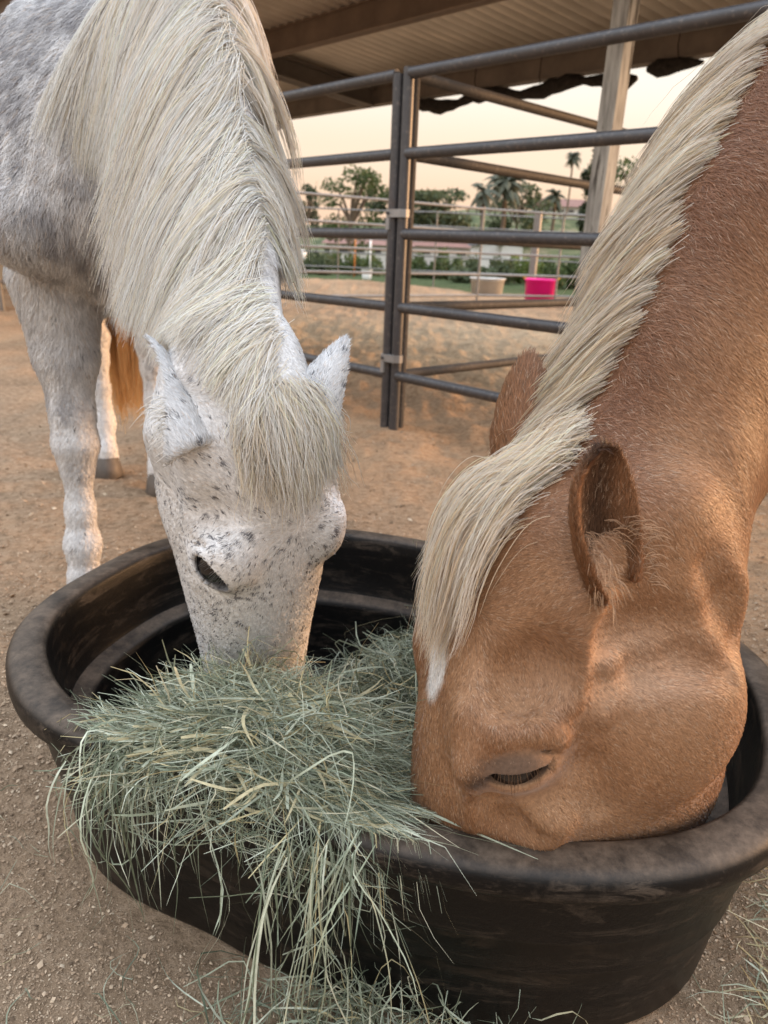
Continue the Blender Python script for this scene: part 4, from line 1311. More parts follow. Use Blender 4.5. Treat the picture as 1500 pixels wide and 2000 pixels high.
def fur(name, skin, n, flow, length, colorf, mat, lift=.30, radius=.00036, seed=0, vary=.22, light=.06, parent=None, jit=.22, heads=()):
    P, Nn = sample_skin(skin, n, seed)
    near = np.full(len(P), 9.); keep = np.ones(len(P), bool)
    for hd_ in heads:
        pl_ = hd_.loc(P)
        for sg in (-1, 1):
            c_, E_ = hd_.eye_frame(sg); e_ = (pl_ - c_) @ E_.T
            near = np.minimum(near, np.linalg.norm(e_, axis=1))
            keep &= ~((np.linalg.norm(e_, axis=1) < .036) & (np.abs(e_[:, 0]) < .027) & (np.abs(e_[:, 1] + hd_.slit_off + hd_.bowc * e_[:, 0] ** 2) < hd_.opening + .0022))
    P, Nn, near = P[keep], Nn[keep], near[keep]; n = len(P)
    g = np.random.default_rng(seed + 5)
    F_ = flow(P, Nn)
    F_ = nrm(F_ + jit * g.normal(size=F_.shape) + .5 * (np.stack([fbm(P, 22, 80 + k, 2) for k in range(3)], -1) - .5))
    T_ = nrm(F_ - Nn * (F_ * Nn).sum(1, keepdims=True))
    L = length(P) * g.uniform(.6, 1.25, n) * (.28 + .72 * np.clip((near - .026) / .03, 0, 1))
    lf = lift * g.uniform(.5, 1.4, n)
    d0 = T_ * np.cos(lf)[:, None] + Nn * np.sin(lf)[:, None]
    p0 = P - Nn * .0006
    p1 = p0 + d0 * (L * .5)[:, None]
    p2 = p1 + nrm(d0 - Nn * (np.sin(lf) * .9)[:, None]) * (L * .5)[:, None]
    pts = np.stack([p0, p1, p2], 1)
    dist = np.clip(depth_of(P), .4, 3)
    r0 = radius * np.clip(dist / .7, .8, 3)
    rad = np.stack([r0, r0 * .85, r0 * .18], 1)
    col = colorf(P) * (1 + vary * g.normal(size=(n, 1))).clip(.45, 1.7)
    pale = g.uniform(size=n) < light
    col[pale] = col[pale] * .55 + np.array([.62, .47, .34]) * .45
    return curves_obj(name, pts, rad, col.clip(0.004, .9), Nn, mat, parent or skin)

def strands(f, roots, v0, steps, ds, g, off, stiff=.72, grav=.28, wander=.05, seed=0, gdir=(0, 0, -1)):
    """hang strands from their roots: momentum + gravity, kept outside the body by its distance field"""
    r = np.random.default_rng(seed)
    p = roots.copy(); v = nrm(v0); path = [p.copy()]
    st = stiff if hasattr(stiff, '__len__') else np.full(len(p), stiff)
    G_ = nrm(np.asarray(gdir, float))
    wn = r.normal(size=p.shape) * wander
    for k in range(steps):
        wn = wn * .8 + r.normal(size=p.shape) * wander * .6
        v = nrm(v * st[:, None] + G_ * (grav * (1 if k > 0 else .3)) + wn)
        p = p + v * ds
        d, gr = grad(f, p, .002)
        gn = nrm(gr); pen = np.clip(off - d, 0, .03)
        p = p + gn * pen[:, None]
        hit = pen > 0
        vn_ = (v * gn).sum(1, keepdims=True)
        v = np.where(hit[:, None], nrm(v - gn * np.minimum(vn_, 0)), v)
        path.append(p.copy())
    return np.stack(path, 1)

def locks(guides, n, seed, clump=.6, spread=.006, wave=.004, taper=.35, cut=(.6, 1.0), fuzz=.0025, neigh=None):
    """many fibres from a few guides: each fibre blends two neighbours, gathers towards its lock at the tip, and is cut to its own length"""
    g = np.random.default_rng(seed)
    m_, k, _ = guides.shape
    i = g.integers(0, m_, n)
    a = guides[i]
    if neigh:                                   # fill the space between neighbouring guides evenly
        j = np.minimum(i + 1, m_ - 1); wgt = g.uniform(size=(n, 1, 1))
        wgt = np.where((np.linalg.norm(guides[j][:, 0] - a[:, 0], axis=1) < .022)[:, None, None], wgt, 0)
        a = a * (1 - wgt) + guides[j] * wgt
    t_ = np.linspace(0, 1, k)[None, :, None]
    offs = g.normal(size=(n, 1, 3)) * spread
    pts = a + offs * (1 - clump * t_ ** .7)
    ph = g.uniform(0, 6.28, (n, 1, 3)); fr = g.uniform(5, 11, (n, 1, 1))
    pts = pts + wave * np.sin(fr * t_ + ph) * t_
    pts = pts + np.cumsum(g.normal(size=pts.shape), 1) * fuzz / math.sqrt(k) * t_
    # shorten
    c = g.uniform(cut[0], cut[1], n)
    tt = np.linspace(0, 1, k)[None, :] * c[:, None] * (k - 1)
    lo = np.floor(tt).astype(int).clip(0, k - 2); fr_ = (tt - lo)[..., None]
    idx = np.arange(n)[:, None]
    pts = pts[idx, lo] * (1 - fr_) + pts[idx, lo + 1] * fr_
    return pts, i
def smooth_paths(P, it=2):
    for _ in range(it):
        P[:, 1:-1] = P[:, 1:-1] * .5 + (P[:, :-2] + P[:, 2:]) * .25
    return P
def poly_sample(pts, u):
    pts = np.asarray(pts, float); L = np.concatenate([[0], np.cumsum(np.linalg.norm(np.diff(pts, axis=0), axis=1))]); L /= L[-1]
    return np.stack([np.interp(u, L, pts[:, k]) for k in range(3)], -1)
def smooth_poly(pts, n=60, it=12):
    P = poly_sample(pts, np.linspace(0, 1, n))
    for _ in range(it): P[1:-1] = P[1:-1] * .5 + (P[:-2] + P[2:]) * .25
    return P
def to_surface(f, P, off=.0):
    for _ in range(5):
        d, g = grad(f, P, .002); P = P - nrm(g) * ((d - off) * .9)[:, None]
    return P
def skin_n(f, P):
    return nrm(grad(f, P, .003)[1])
def fibre(name, f, guides, n, colf, mat, parent, seed, r0=.00042, label=None, tip=.25, clear=(), **kw):
    pts, i = locks(guides, n, seed, **kw)
    for (b0, ax, L, r) in clear:                 # hair parts round the ears
        q = pts - b0; t_ = np.clip((q @ ax) / L, -.1, 1.0)
        vd = nrm(CAM - b0); qq = q - t_[..., None] * L * ax
        fr_ = qq @ vd; side = np.linalg.norm(qq - fr_[..., None] * vd, axis=-1)
        bad = ((side < r * (1.05 - .75 * t_)) & (fr_ > -.012)).any(1)
        pts, i = pts[~bad], i[~bad]
    n = len(pts)
    g = np.random.default_rng(seed + 3)
    k = pts.shape[1]
    mid = pts[:, k // 3]
    Nn = skin_n(f, mid)
    dist = np.clip(depth_of(mid), .4, 3)
    r = (r0 * np.clip(dist / .7, .8, 2.6) * g.uniform(.7, 1.3, n))[:, None] * np.interp(np.linspace(0, 1, k), [0, .7, 1], [1, .9, tip])[None]
    return curves_obj(name, pts, r, colf(pts[:, 0], i, g).clip(.004, .92), Nn, mat, parent, label)

# ------------------------------------------------------------------ ears
def ear(name, head, b0, tip, opening, Wd, mat, colf, parent, curl=.0, label=None, deep=1.0, prof=None):
    """cupped leaf from base to tip (world); the opening is a direction in the head's frame"""
    b0, tip = np.asarray(b0, float), np.asarray(tip, float)
    L = np.linalg.norm(tip - b0); ax = (tip - b0) / L; op = head.dirw(opening); op = nrm(op - ax * (op @ ax)); sd = np.cross(ax, op)
    prof = prof or [.62, .80, 1.0, .86, .56, .26, .02]
    nt_, na_ = 22, 15
    V = []
    wprof = lambda t_: np.interp(t_, [0, .12, .35, .6, .8, .93, 1], prof)
    for i in range(nt_):
        t_ = i / (nt_ - 1)
        wv = Wd * wprof(t_)
        A = np.interp(t_, [0, .25, .7, 1], [2.45, 1.9, 1.35, .9]) * deep
        cen = b0 + ax * L * t_ + op * curl * L * math.sin(math.pi * t_)
        for j in range(na_):
            f = -A + 2 * A * j / (na_ - 1)
            V.append(cen + sd * math.sin(f) * wv / max(.6, math.sin(min(A, 1.57))) + op * (.55 - math.cos(f)) * wv * .85)
    F = [(i*na_+j, i*na_+j+1, (i+1)*na_+j+1, (i+1)*na_+j) for i in range(nt_-1) for j in range(na_-1)]
    o = mesh_np(name, np.array(V), F, mat, parent, True)
    m_ = o.modifiers.new('thickness', 'SOLIDIFY'); m_.thickness = .0045; m_.offset = 0
    m2 = o.modifiers.new('round', 'SUBSURF'); m2.levels = m2.render_levels = 1
    dg = bpy.context.evaluated_depsgraph_get(); me = bpy.data.meshes.new_from_object(o.evaluated_get(dg)); o.modifiers.clear(); o.data = me; me.shade_smooth()
    point_color(o, 'coat', colf(mesh_co(o)))
    if label: o['label'] = label
    return o, (b0, ax, op, sd, L, Wd)
# ------------------------------------------------------------------ eyes, ears, hooves
def eye_parts(head, parent, lash_col, sides=(-1, 1)):
    for sg in sides:
        c, E = head.eye_frame(sg)
        r = head.eye_r * head.s * 1.07
        mb = MB(); V, F = [], []
        nu, nv_ = 20, 14
        cw = head.w(c)
        for i in range(nv_ + 1):
            for j in range(nu):
                a, b = math.pi * i / nv_, 2 * math.pi * j / nu
                V.append(cw + r * np.array([math.sin(a) * math.cos(b), math.sin(a) * math.sin(b), math.cos(a)]))
        F = [(i*nu+j, i*nu+(j+1) % nu, (i+1)*nu+(j+1) % nu, (i+1)*nu+j) for i in range(nv_) for j in range(nu)]
        eo = mb.add(V, F).build('eye', M_EYE, parent, True)
        # upper lashes
        g = np.random.default_rng(3)
        n = 18
        u = g.uniform(-.022, .020, n)
        root = np.stack([u, .0005 - head.bowc * u ** 2 - head.slit_off + head.opening * .75, np.sqrt(np.maximum(1e-6, (head.eye_r + .0035) ** 2 - u ** 2))], -1)
        L = g.uniform(.008, .015, n)[:, None]
        d = nrm(np.stack([u * 12 + g.normal(size=n) * .15, -.75 + g.normal(size=n) * .15, np.full(n, .85)], -1))
        tw = lambda q: head.w(c + q @ E)
        p = [root, root + d * L * .5, root + d * L + np.array([0, -.3, 0]) * L * .5]
        pts = np.stack([tw(q) for q in p], 1)
        rad = np.tile(np.array([.0003, .00025, .00008]), (n, 1))
        curves_obj('eyelashes', pts, rad, np.tile(np.array(lash_col), (n, 1)) * g.uniform(.5, 1.3, (n, 1)), np.tile(head.dirw(E[2]), (n, 1)), M_MANEW, eo)
eye_parts(HW, white, (.20, .195, .195)); eye_parts(HP, palo, (.16, .09, .05))
def hooves(list_, parent, toe, s_):
    toe = np.array([*toe, 0.])
    ax = np.stack([toe, np.cross([0, 0, 1.], toe), [0, 0, 1.]])
    for h in list_:
        V, F = [], []
        n = 20
        prof = [(.055, .0, .012), (.058, .004, .012), (.050, .04, .004), (.044, .068, 0), (.040, .074, 0)]
        for r, z, fx in prof:
            for k in range(n):
                a = 2 * math.pi * k / n
                q = np.array([r * s_ * (1.12 if math.cos(a) > 0 else .85) * math.cos(a) + fx * s_, r * s_ * .95 * math.sin(a), z * s_])
                V.append(np.array([h[0], h[1], 0]) + ax.T @ q)
        F = [(i*n+k, i*n+(k+1) % n, (i+1)*n+(k+1) % n, (i+1)*n+k) for i in range(len(prof)-1) for k in range(n)] + [tuple(range(n-1, -1, -1))]
        MB().add(V, F).build('hoof', M_HOOF, parent, True)
hooves(w_hoofs, white, (.345, -.938), 1.0); hooves(p_hoofs, palo, (-.8, -.6), 1.08)

def earcol(colf, dark, head, info_op, inner):
    return colf
def wear(P):
    c = white_color(P); return c * .92
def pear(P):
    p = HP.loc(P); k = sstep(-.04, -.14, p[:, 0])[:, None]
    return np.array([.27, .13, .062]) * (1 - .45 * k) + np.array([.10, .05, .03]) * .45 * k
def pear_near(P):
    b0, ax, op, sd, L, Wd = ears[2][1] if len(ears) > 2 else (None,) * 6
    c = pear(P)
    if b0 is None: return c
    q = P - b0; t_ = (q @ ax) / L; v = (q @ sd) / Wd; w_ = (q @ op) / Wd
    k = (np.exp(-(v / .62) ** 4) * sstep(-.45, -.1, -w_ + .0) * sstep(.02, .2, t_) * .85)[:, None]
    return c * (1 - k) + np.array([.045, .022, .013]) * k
ears = []
_eb = [to_surface(W, np.array([at(385, 835, .74)]))[0], to_surface(W, np.array([at(622, 815, .73)]))[0], to_surface(Pb, np.array([at(1165, 1125, .62)]))[0], to_surface(Pb, np.array([at(985, 900, .76)]))[0]]
ears.append((*ear('ear', HW, _eb[0] * .88 + HW.w((.06, 0, -.07)) * .12 - np.array([-.008, 0, .030]), at(288, 660, .775), (.2, -.85, -.45), .037, M_COATW, wear, white, -.05, prof=[1.0, 1.0, .86, .60, .36, .17, .02]), 'w'))
ears.append((*ear('ear', HW, _eb[1] * .88 + HW.w((.06, 0, -.07)) * .12 - np.array([.004, 0, .026]), at(676, 662, .80), (.15, .75, -.66), .033, M_COATW, wear, white, -.05, prof=[.9, 1.0, .9, .64, .38, .18, .02]), 'w'))
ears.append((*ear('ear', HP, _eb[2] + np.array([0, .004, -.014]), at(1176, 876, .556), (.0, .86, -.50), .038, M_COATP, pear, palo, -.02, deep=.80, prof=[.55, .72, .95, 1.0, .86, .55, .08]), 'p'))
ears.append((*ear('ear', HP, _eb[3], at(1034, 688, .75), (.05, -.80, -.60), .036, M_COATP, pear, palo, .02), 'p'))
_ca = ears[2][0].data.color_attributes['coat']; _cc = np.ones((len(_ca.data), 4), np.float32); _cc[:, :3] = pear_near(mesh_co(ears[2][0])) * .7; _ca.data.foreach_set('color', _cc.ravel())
def ear_guard(k, r=.034):
    b0, ax, op, sd, L, Wd = ears[k][1]
    return lambda P: d_cone(P, b0 - ax * .01 + op * .0, b0 + ax * L * .95, r * 1.35, r * .4)
_g0, _g1 = ear_guard(0), ear_guard(1)
WC = lambda P: np.minimum(np.minimum(W(P), _g0(P)), _g1(P))

if FUR:
    # -------------------------------------------------------------- coats
    _bkw = np.array([*WBK, 0.]); _bkp = np.array([*PBK, 0.])
    def flow_w(P, Nn):
        p = HW.loc(P)
        hd = (sstep(-.03, .03, p[:, 0]) * (np.linalg.norm(P - HW.w((.25, 0, -.1)), axis=1) < .45))[:, None]
        # whorl in the middle of the forehead: hair parts away from it
        wc = np.array([.150, .012, .015]); rel = p - wc; rel[:, 2] = 0
        rr = np.linalg.norm(rel, axis=1)[:, None]
        out_ = nrm(rel); far = np.concatenate([np.full((len(P), 1), 1.), .35 * np.sign(p[:, 1:2]) * np.minimum(1, np.abs(p[:, 1:2]) / .05), -.6 * sstep(.04, .08, np.abs(p[:, 1:2]))], 1)
        far[:, 0] = np.where(p[:, 0] < wc[0] - .02, -.5, 1)
        k = np.exp(-(rr / .06) ** 2)
        fh = (out_ * k + nrm(far) * (1 - k)) @ HW.R.T
        fb = np.array([0, 0, -1.]) + _bkw * .55 + np.array([-.15, 0, 0])
        return nrm(fh * hd + fb * (1 - hd))
    def len_w(P):
        p = HW.loc(P); hd = np.linalg.norm(P - HW.w((.25, 0, -.1)), axis=1) < .36
        return np.where(hd, .0066, .011 + .013 * sstep(.45, .8, P[:, 2]))
    fur('coat', white, 170000, flow_w, len_w, white_color, M_FURW, .30, .00034, 11, vary=.12, light=.05, heads=(HW,))
    def flow_p(P, Nn):
        p = HP.loc(P)
        hd = (sstep(-.02, .07, p[:, 0]) * (np.linalg.norm(P - HP.w((.22, 0, -.1)), axis=1) < .5))[:, None]
        ck = sstep(.02, .12, -p[:, 2])
        up_ = sstep(.13, .05, p[:, 0]) * (1 - sstep(.05, .10, -p[:, 2]))
        d = np.stack([.75 - 1.3 * up_, .2 * np.sign(p[:, 1]) * (1 - ck), -.25 - .75 * ck], -1)
        fh = d @ HP.R.T
        fb = np.array([.45, .30, -.75]) + _bkp * .2
        return nrm(fh * hd + fb * (1 - hd))
    def len_p(P):
        hd = np.linalg.norm(P - HP.w((.25, 0, -.1)), axis=1)
        return .0075 + .005 * sstep(.3, .45, hd)
    fur('coat', palo, 250000, flow_p, len_p, palo_color, M_FURP, .22, .00030, 12, vary=.19, light=.07, heads=(HP,))
    # -------------------------------------------------------------- ear hair
    for k, (eo, (b0, ax, op, sd, L, Wd), kind) in enumerate(ears):
        if kind == 'w':
            fur('ear_hair', eo, 9000, lambda P, N_, ax=ax, op=op: ax * .9 + op * .25 + 0 * P, lambda P: np.full(len(P), .009), wear, M_FURW, .35, .0003, 30 + k, vary=.15, parent=eo)
        else:
            fur('ear_hair', eo, 12000 if k == 2 else 5000, lambda P, N_, ax=ax, op=op: ax * .9 + op * .2 + 0 * P, lambda P: np.full(len(P), .010), pear_near if k == 2 else pear, M_FURP, .35, .0003, 30 + k, vary=.22, parent=eo)
        # tufts growing out of the base of the ear
        g = np.random.default_rng(50 + k); n = 380 if kind == 'w' else 260
        th = g.uniform(-2.2, 2.2, n); tq = g.uniform(0, .45, n)
        root = b0 + ax * (L * tq)[:, None] + (sd * np.sin(th)[:, None] * .85 + op * (.5 - np.cos(th))[:, None] * .75) * Wd * .9
        d = nrm(op * .7 + ax * .45 + sd * np.sin(th)[:, None] * .5 + g.normal(size=(n, 3)) * .2 + np.array([0, 0, -.25]))
        LL = g.uniform(.015, .038, n)[:, None] * (.8 if kind == 'w' else .6)
        pts = np.stack([root, root + d * LL * .5, root + d * LL + np.array([0, 0, -.35]) * LL], 1)
        col = (np.array([.72, .66, .58]) if kind == 'w' else np.array([.36, .20, .10])) * g.uniform(.6, 1.2, (n, 1))
        curves_obj('ear_tuft', pts, np.tile(np.array([.0004, .0003, .0001]), (n, 1)), col, np.tile(nrm(np.array([0, -.55, .8])), (n, 1)), M_FURW if kind == 'w' else M_FURP, eo)

    # -------------------------------------------------------------- grey horse: mane, forelock, tail
    def wcol(P, i, g):
        n = len(P)
        lk = np.random.default_rng(77).uniform(.88, 1.08, 5000)[i % 5000][:, None]
        c = np.array([.92, .872, .805]) * lk * g.uniform(.86, 1.12, (n, 1))
        y = g.uniform(size=n) < .30; c[y] = c[y] * np.array([1.0, .92, .79])
        d_ = g.uniform(size=n) < .04; c[d_] = np.array([.30, .25, .21]) * g.uniform(.7, 1.2, (d_.sum(), 1))
        return c
    wc_line = smooth_poly([HW.w((-.005, 0, -.02))] + w_crest[1:], 80, 10)
    ng = 420
    u = np.sort(rng.uniform(0.0, .96, ng))
    roots = poly_sample(wc_line, u)
    roots = to_surface(W, roots, .001)
    tg = nrm(poly_sample(wc_line, np.minimum(u + .02, 1)) - poly_sample(wc_line, np.maximum(u - .02, 0)))
    nn_ = skin_n(W, roots)
    rs = nrm(np.cross(nn_, tg));
    rs = rs * np.sign((rs @ np.array([-1., 0, 0])))[:, None]          # towards the animal's right (left in the picture)
    right = (rng.uniform(size=ng) < .90) | (u < .25)
    sdv = np.where(right[:, None], rs, -rs)
    roots = roots + sdv * rng.uniform(-.004, .010, (ng, 1))
    v0 = nn_ * rng.uniform(.10, .35, (ng, 1)) + sdv * rng.uniform(.40, .8, (ng, 1)) * np.where(right, 1, .5)[:, None] - tg * rng.uniform(.1, .6, (ng, 1)) + np.array([0, 0, -.35]) + rng.normal(size=(ng, 3)) * .12
    offs_ = rng.uniform(.003, .014, ng)
    gd = np.where(right[:, None], np.stack([np.interp(u, [0, .3, .6, 1], [-.15, -.30, -.30, -.12]), np.full(ng, .14), np.full(ng, -.9)], -1), np.array([.05, .34, -.95]))
    gl = smooth_paths(strands(WC, roots, v0, 26, .0165, None, offs_, stiff=.78, grav=.22, wander=.03, seed=4, gdir=gd), 2)
    ln = np.interp(u, [0, .12, .3, .55, 1], [.26, .30, .62, 1.0, .9]) * np.where(right, 1, .55)
    kk = gl.shape[1]
    tt = np.linspace(0, 1, kk)[None] * ln[:, None] * (kk - 1); lo = np.floor(tt).astype(int).clip(0, kk - 2); fr_ = (tt - lo)[..., None]
    gl = gl[np.arange(ng)[:, None], lo] * (1 - fr_) + gl[np.arange(ng)[:, None], lo + 1] * fr_
    _o = np.lexsort((u, right)); gl = gl[_o]
    EARS_W = [(ears[k][1][0], ears[k][1][1], ears[k][1][4], .034) for k in (0, 1)]
    fibre('mane', W, gl, 38000, wcol, M_MANEW, white, 21, .00028, 'long tousled white mane', clear=EARS_W, clump=.40, spread=.0060, wave=.003, cut=(.55, 1.0), fuzz=.003, neigh=True)
    fibre('stray_hair', W, gl, 170, wcol, M_MANEW, white, 41, .00018, clump=.0, spread=.014, wave=.010, cut=(.4, 1.0), fuzz=.016, clear=EARS_W)
    # forelock over the forehead
    ng = 170
    rl = np.stack([rng.uniform(-.035, .012, ng), (rng.normal(size=ng) * .030 + .004).clip(-.05, .045), np.full(ng, .0)], -1)
    roots = to_surface(W, HW.w(rl), .002); nn_ = skin_n(W, roots)
    v0 = nn_ * .12 + HW.dirw(np.stack([np.full(ng, .75), rl[:, 1] * 5 + .05 + rng.normal(size=ng) * .15, np.full(ng, .1)], -1)) + rng.normal(size=(ng, 3)) * .1
    gl = smooth_paths(strands(W, roots, v0, 20, .0082, None, rng.uniform(.002, .008, ng), stiff=.80, grav=.20, wander=.035, seed=5, gdir=(0, .32, -.95)), 2)
    kk = gl.shape[1]; ln = rng.uniform(.42, 1.0, ng) * (1 - .35 * np.minimum(1, np.abs(rl[:, 1] - .008) / .05))
    tt = np.linspace(0, 1, kk)[None] * ln[:, None] * (kk - 1); lo = np.floor(tt).astype(int).clip(0, kk - 2); fr_ = (tt - lo)[..., None]
    gl = gl[np.arange(ng)[:, None], lo] * (1 - fr_) + gl[np.arange(ng)[:, None], lo + 1] * fr_
    fibre('forelock', W, gl, 8000, wcol, M_MANEW, white, 22, .00028, 'thick white forelock over the forehead', clear=[(*EARS_W[0][:3], .016)], clump=.25, spread=.007, wave=.004, cut=(.25, 1.0), fuzz=.004)
    # tail between the hind legs, golden backlight put into its hair colour
    ng = 90
    tr_ = wp(1.25, 0, .80)
    roots = tr_ + rng.normal(size=(ng, 3)) * np.array([.03, .03, .03])
    gl = [roots]
    for k in range(15):
        a = k / 14
        gl.append(tr_ + _bkw * (.10 * min(1, a * 3)) + (roots - tr_) * (1 + 1.6 * math.sin(math.pi * min(1, a * .9))) + np.array([0, 0, -.85 * a]) + rng.normal(size=(ng, 3)) * .004)
    gl = smooth_paths(np.stack(gl, 1), 2)
    pts_, i_ = locks(gl, 5000, 31, clump=.3, spread=.014, wave=.006, cut=(.6, 1.0))
    n = len(pts_)
    curves_obj('tail', pts_, np.tile(np.linspace(.0011, .0005, pts_.shape[1]), (n, 1)), np.array([.92, .60, .29]) * rng.uniform(.75, 1.2, (n, 1)), np.tile(np.array([.2, -.95, .2]), (n, 1)), M_MANEW, white, 'tail tinted gold for backlight, hanging between the hind legs')

    # -------------------------------------------------------------- palomino: mane, forelock
    def pcol(P, i, g):
        n = len(P)
        lk = np.random.default_rng(78).uniform(.86, 1.06, 5000)[i % 5000][:, None]
        c = np.array([.95, .84, .71]) * lk * g.uniform(.75, 1.12, (n, 1))
        y = g.uniform(size=n) < .35; c[y] = c[y] * np.array([.99, .88, .72])
        d_ = g.uniform(size=n) < .05; c[d_] = np.array([.36, .24, .16]) * g.uniform(.7, 1.2, (d_.sum(), 1))
        return c
    pc_line = smooth_poly([HP.w((-.005, 0, -.015))] + p_crest[1:], 80, 10)
    ng = 420
    u = np.sort(rng.uniform(.015, .97, ng))
    roots = to_surface(Pb, poly_sample(pc_line, u), .001)
    tg = nrm(poly_sample(pc_line, np.minimum(u + .02, 1)) - poly_sample(pc_line, np.maximum(u - .02, 0)))
    nn_ = skin_n(Pb, roots)
    far_ = nrm(np.cross(nn_, tg)); far_ = far_ * np.sign(far_ @ np.array([-.5, .85, 0]))[:, None]
    roots = to_surface(Pb, roots - far_ * rng.uniform(-.022, .004, (ng, 1)), .001)
    v0 = nn_ * rng.uniform(.2, .45, (ng, 1)) + far_ * rng.uniform(.5, .85, (ng, 1)) - tg * rng.uniform(1.0, 1.35, (ng, 1)) + rng.normal(size=(ng, 3)) * .04
    gl = smooth_paths(strands(Pb, roots, v0, 20, .0090, None, rng.uniform(.002, .009, ng), stiff=.90, grav=.10, wander=.02, seed=6, gdir=(-.06, .34, -.93)), 2)
    fibre('mane', Pb, gl, 34000, pcol, M_MANEP, palo, 23, .00026, 'combed cream white mane', clump=.30, spread=.0045, wave=.0015, cut=(.55, 1.0), fuzz=.0015, neigh=True)
    fibre('stray_hair', Pb, gl, 90, pcol, M_MANEP, palo, 42, .00018, clump=.0, spread=.010, wave=.008, cut=(.4, 1.0), fuzz=.012)
    ng = 120
    rl = np.stack([rng.uniform(-.09, .02, ng), rng.normal(size=ng) * .013 - .004, np.full(ng, .0)], -1)
    roots = to_surface(Pb, HP.w(rl), .002); nn_ = skin_n(Pb, roots)
    v0 = nn_ * .25 + HP.dirw(np.stack([np.full(ng, 1.0), rng.normal(size=ng) * .10 + .03, np.full(ng, .0)], -1))
    gl = smooth_paths(strands(Pb, roots, v0, 24, .0071, None, rng.uniform(.003, .016, ng), stiff=.86, grav=.14, wander=.018, seed=7), 2)
    fibre('forelock', Pb, gl, 8000, pcol, M_MANEP, palo, 24, .00027, 'long cream forelock hanging before the face', clump=.75, spread=.008, wave=.002, cut=(.35, 1.0), fuzz=.002)
# ================================================================== hay
def ribbons(name, pts, width, color, mat, kind=None, label=None, cat=None, seed=0, twist=1.5):
    """flat blades: pts (n,k,3), width (n,), colour (n,3)"""
    n, k, _ = pts.shape
    g = np.random.default_rng(seed)
    tg = nrm(np.gradient(pts, axis=1))
    ref = nrm(g.normal(size=(n, 1, 3)) + np.array([0, 0, .6]))
    sd = nrm(np.cross(tg, ref)); up_ = np.cross(sd, tg)
    an = (g.normal(size=(n, 1, 1)) * twist * np.linspace(0, 1, k)[None, :, None])
    sd = sd * np.cos(an) + up_ * np.sin(an)
    prof = np.interp(np.linspace(0, 1, k), [0, .08, .75, 1], [.55, 1, .85, .15])[None, :, None]
    wv = width[:, None, None] * prof / 2
    V = np.stack([pts - sd * wv, pts + sd * wv], 2).reshape(-1, 3)
    b = (np.arange(n)[:, None] * k + np.arange(k - 1)[None]).ravel() * 2
    F = np.stack([b, b + 1, b + 3, b + 2], -1)
    o = mesh_np(name, V, F, mat, None)
    point_color(o, 'coat', np.repeat(color, 2 * k, 0))
    if label: tag(o, label, cat, None, kind)
    return o
def hay_mat():
    t = NT('dry_hay'); a = t.n('ShaderNodeAttribute'); a.attribute_name = 'coat'
    n1 = t.noise(90, 3, .6, t.geo()); c = t.mix(1.0, a.outputs['Color'], t.ramp(n1, [(.3, (.75, .75, .72)), (.7, (1.15, 1.15, 1.15))]), 'MULTIPLY')
    t.col(c).set(.6, .25)
    tr = t.n('ShaderNodeBsdfTranslucent'); t.l(c, tr.inputs[0]); mx = t.n('ShaderNodeMixShader'); mx.inputs[0].default_value = .22
    t.l(t.b.outputs[0], mx.inputs[1]); t.l(tr.outputs[0], mx.inputs[2]); t.l(mx.outputs[0], t.t.nodes['Material Output'].inputs['Surface'])
    return t.m
M_HAY = hay_mat()
def hay_color(n, g, straw=.16):
    a = np.array([[.255, .285, .205], [.37, .40, .305], [.53, .56, .45], [.14, .165, .11], [.48, .41, .235], [.58, .54, .39]])
    p = np.array([.32, .28, .12, max(.03, .28 - straw * .6), straw * .6, straw * .4 + .0]); p = p / p.sum()
    return a[g.choice(6, n, p=p)] * g.uniform(.75, 1.2, (n, 1))
RIMD = np.array([math.cos(-.42), math.sin(-.42), 0.])          # along the tank's near side
OUTD = np.array([RIMD[1], -RIMD[0], 0.])                       # outwards over the near rim, towards the camera
HM = atz(490, 1425, .345); HM[2] = 0
def hay_top(x, y):
    q = np.stack([x - HM[0], y - HM[1]], -1)
    u = q @ RIMD[:2]; v = q @ OUTD[:2]
    P = np.stack([x, y, 0 * x], -1)
    bump = (fbm(P, 14, 91, 3) - .5) * .035
    mound = .362 * np.exp(-(np.abs(u - .0) / .215) ** 3.5 - (np.abs(v + .02) / .145) ** 3.5)
    rb = atz(790, 1330, .2)
    low = .215 * np.exp(-(np.hypot(x - rb[0] - .10, y - rb[1]) / .30) ** 4)
    return np.maximum(mound, low) + bump
def bent(c, d, L, k, g, droop, curl, n):
    """k points along slightly curled stalks centred on c"""
    s_ = np.linspace(-.5, .5, k)[None, :, None]
    sd = nrm(np.cross(d, g.normal(size=(n, 3))))
    s2 = nrm(np.cross(d, sd))
    pts = c[:, None] + d[:, None] * L[:, None, None] * s_
    cv = (g.normal(size=(n, 1, 1)) * curl) * L[:, None, None]
    pts = pts + sd[:, None] * cv * (s_ ** 2 * 2 - .15) + s2[:, None] * cv * .4 * np.sin(s_ * 7 + g.uniform(0, 6, (n, 1, 1)))
    # a kink in some stalks
    kk = g.uniform(-.3, .3, (n, 1, 1)); kd = nrm(g.normal(size=(n, 1, 3)) + np.array([0, 0, -.3])) * (g.uniform(size=(n, 1, 1)) < .3) * g.uniform(.1, .7, (n, 1, 1))
    pts = pts + kd * np.maximum(0, s_ - kk) * L[:, None, None]
    pts[..., 2] -= droop * (np.abs(s_[..., 0]) * 2) ** 2 * L[:, None] * g.uniform(.2, 1.2, (n, 1))
    return pts
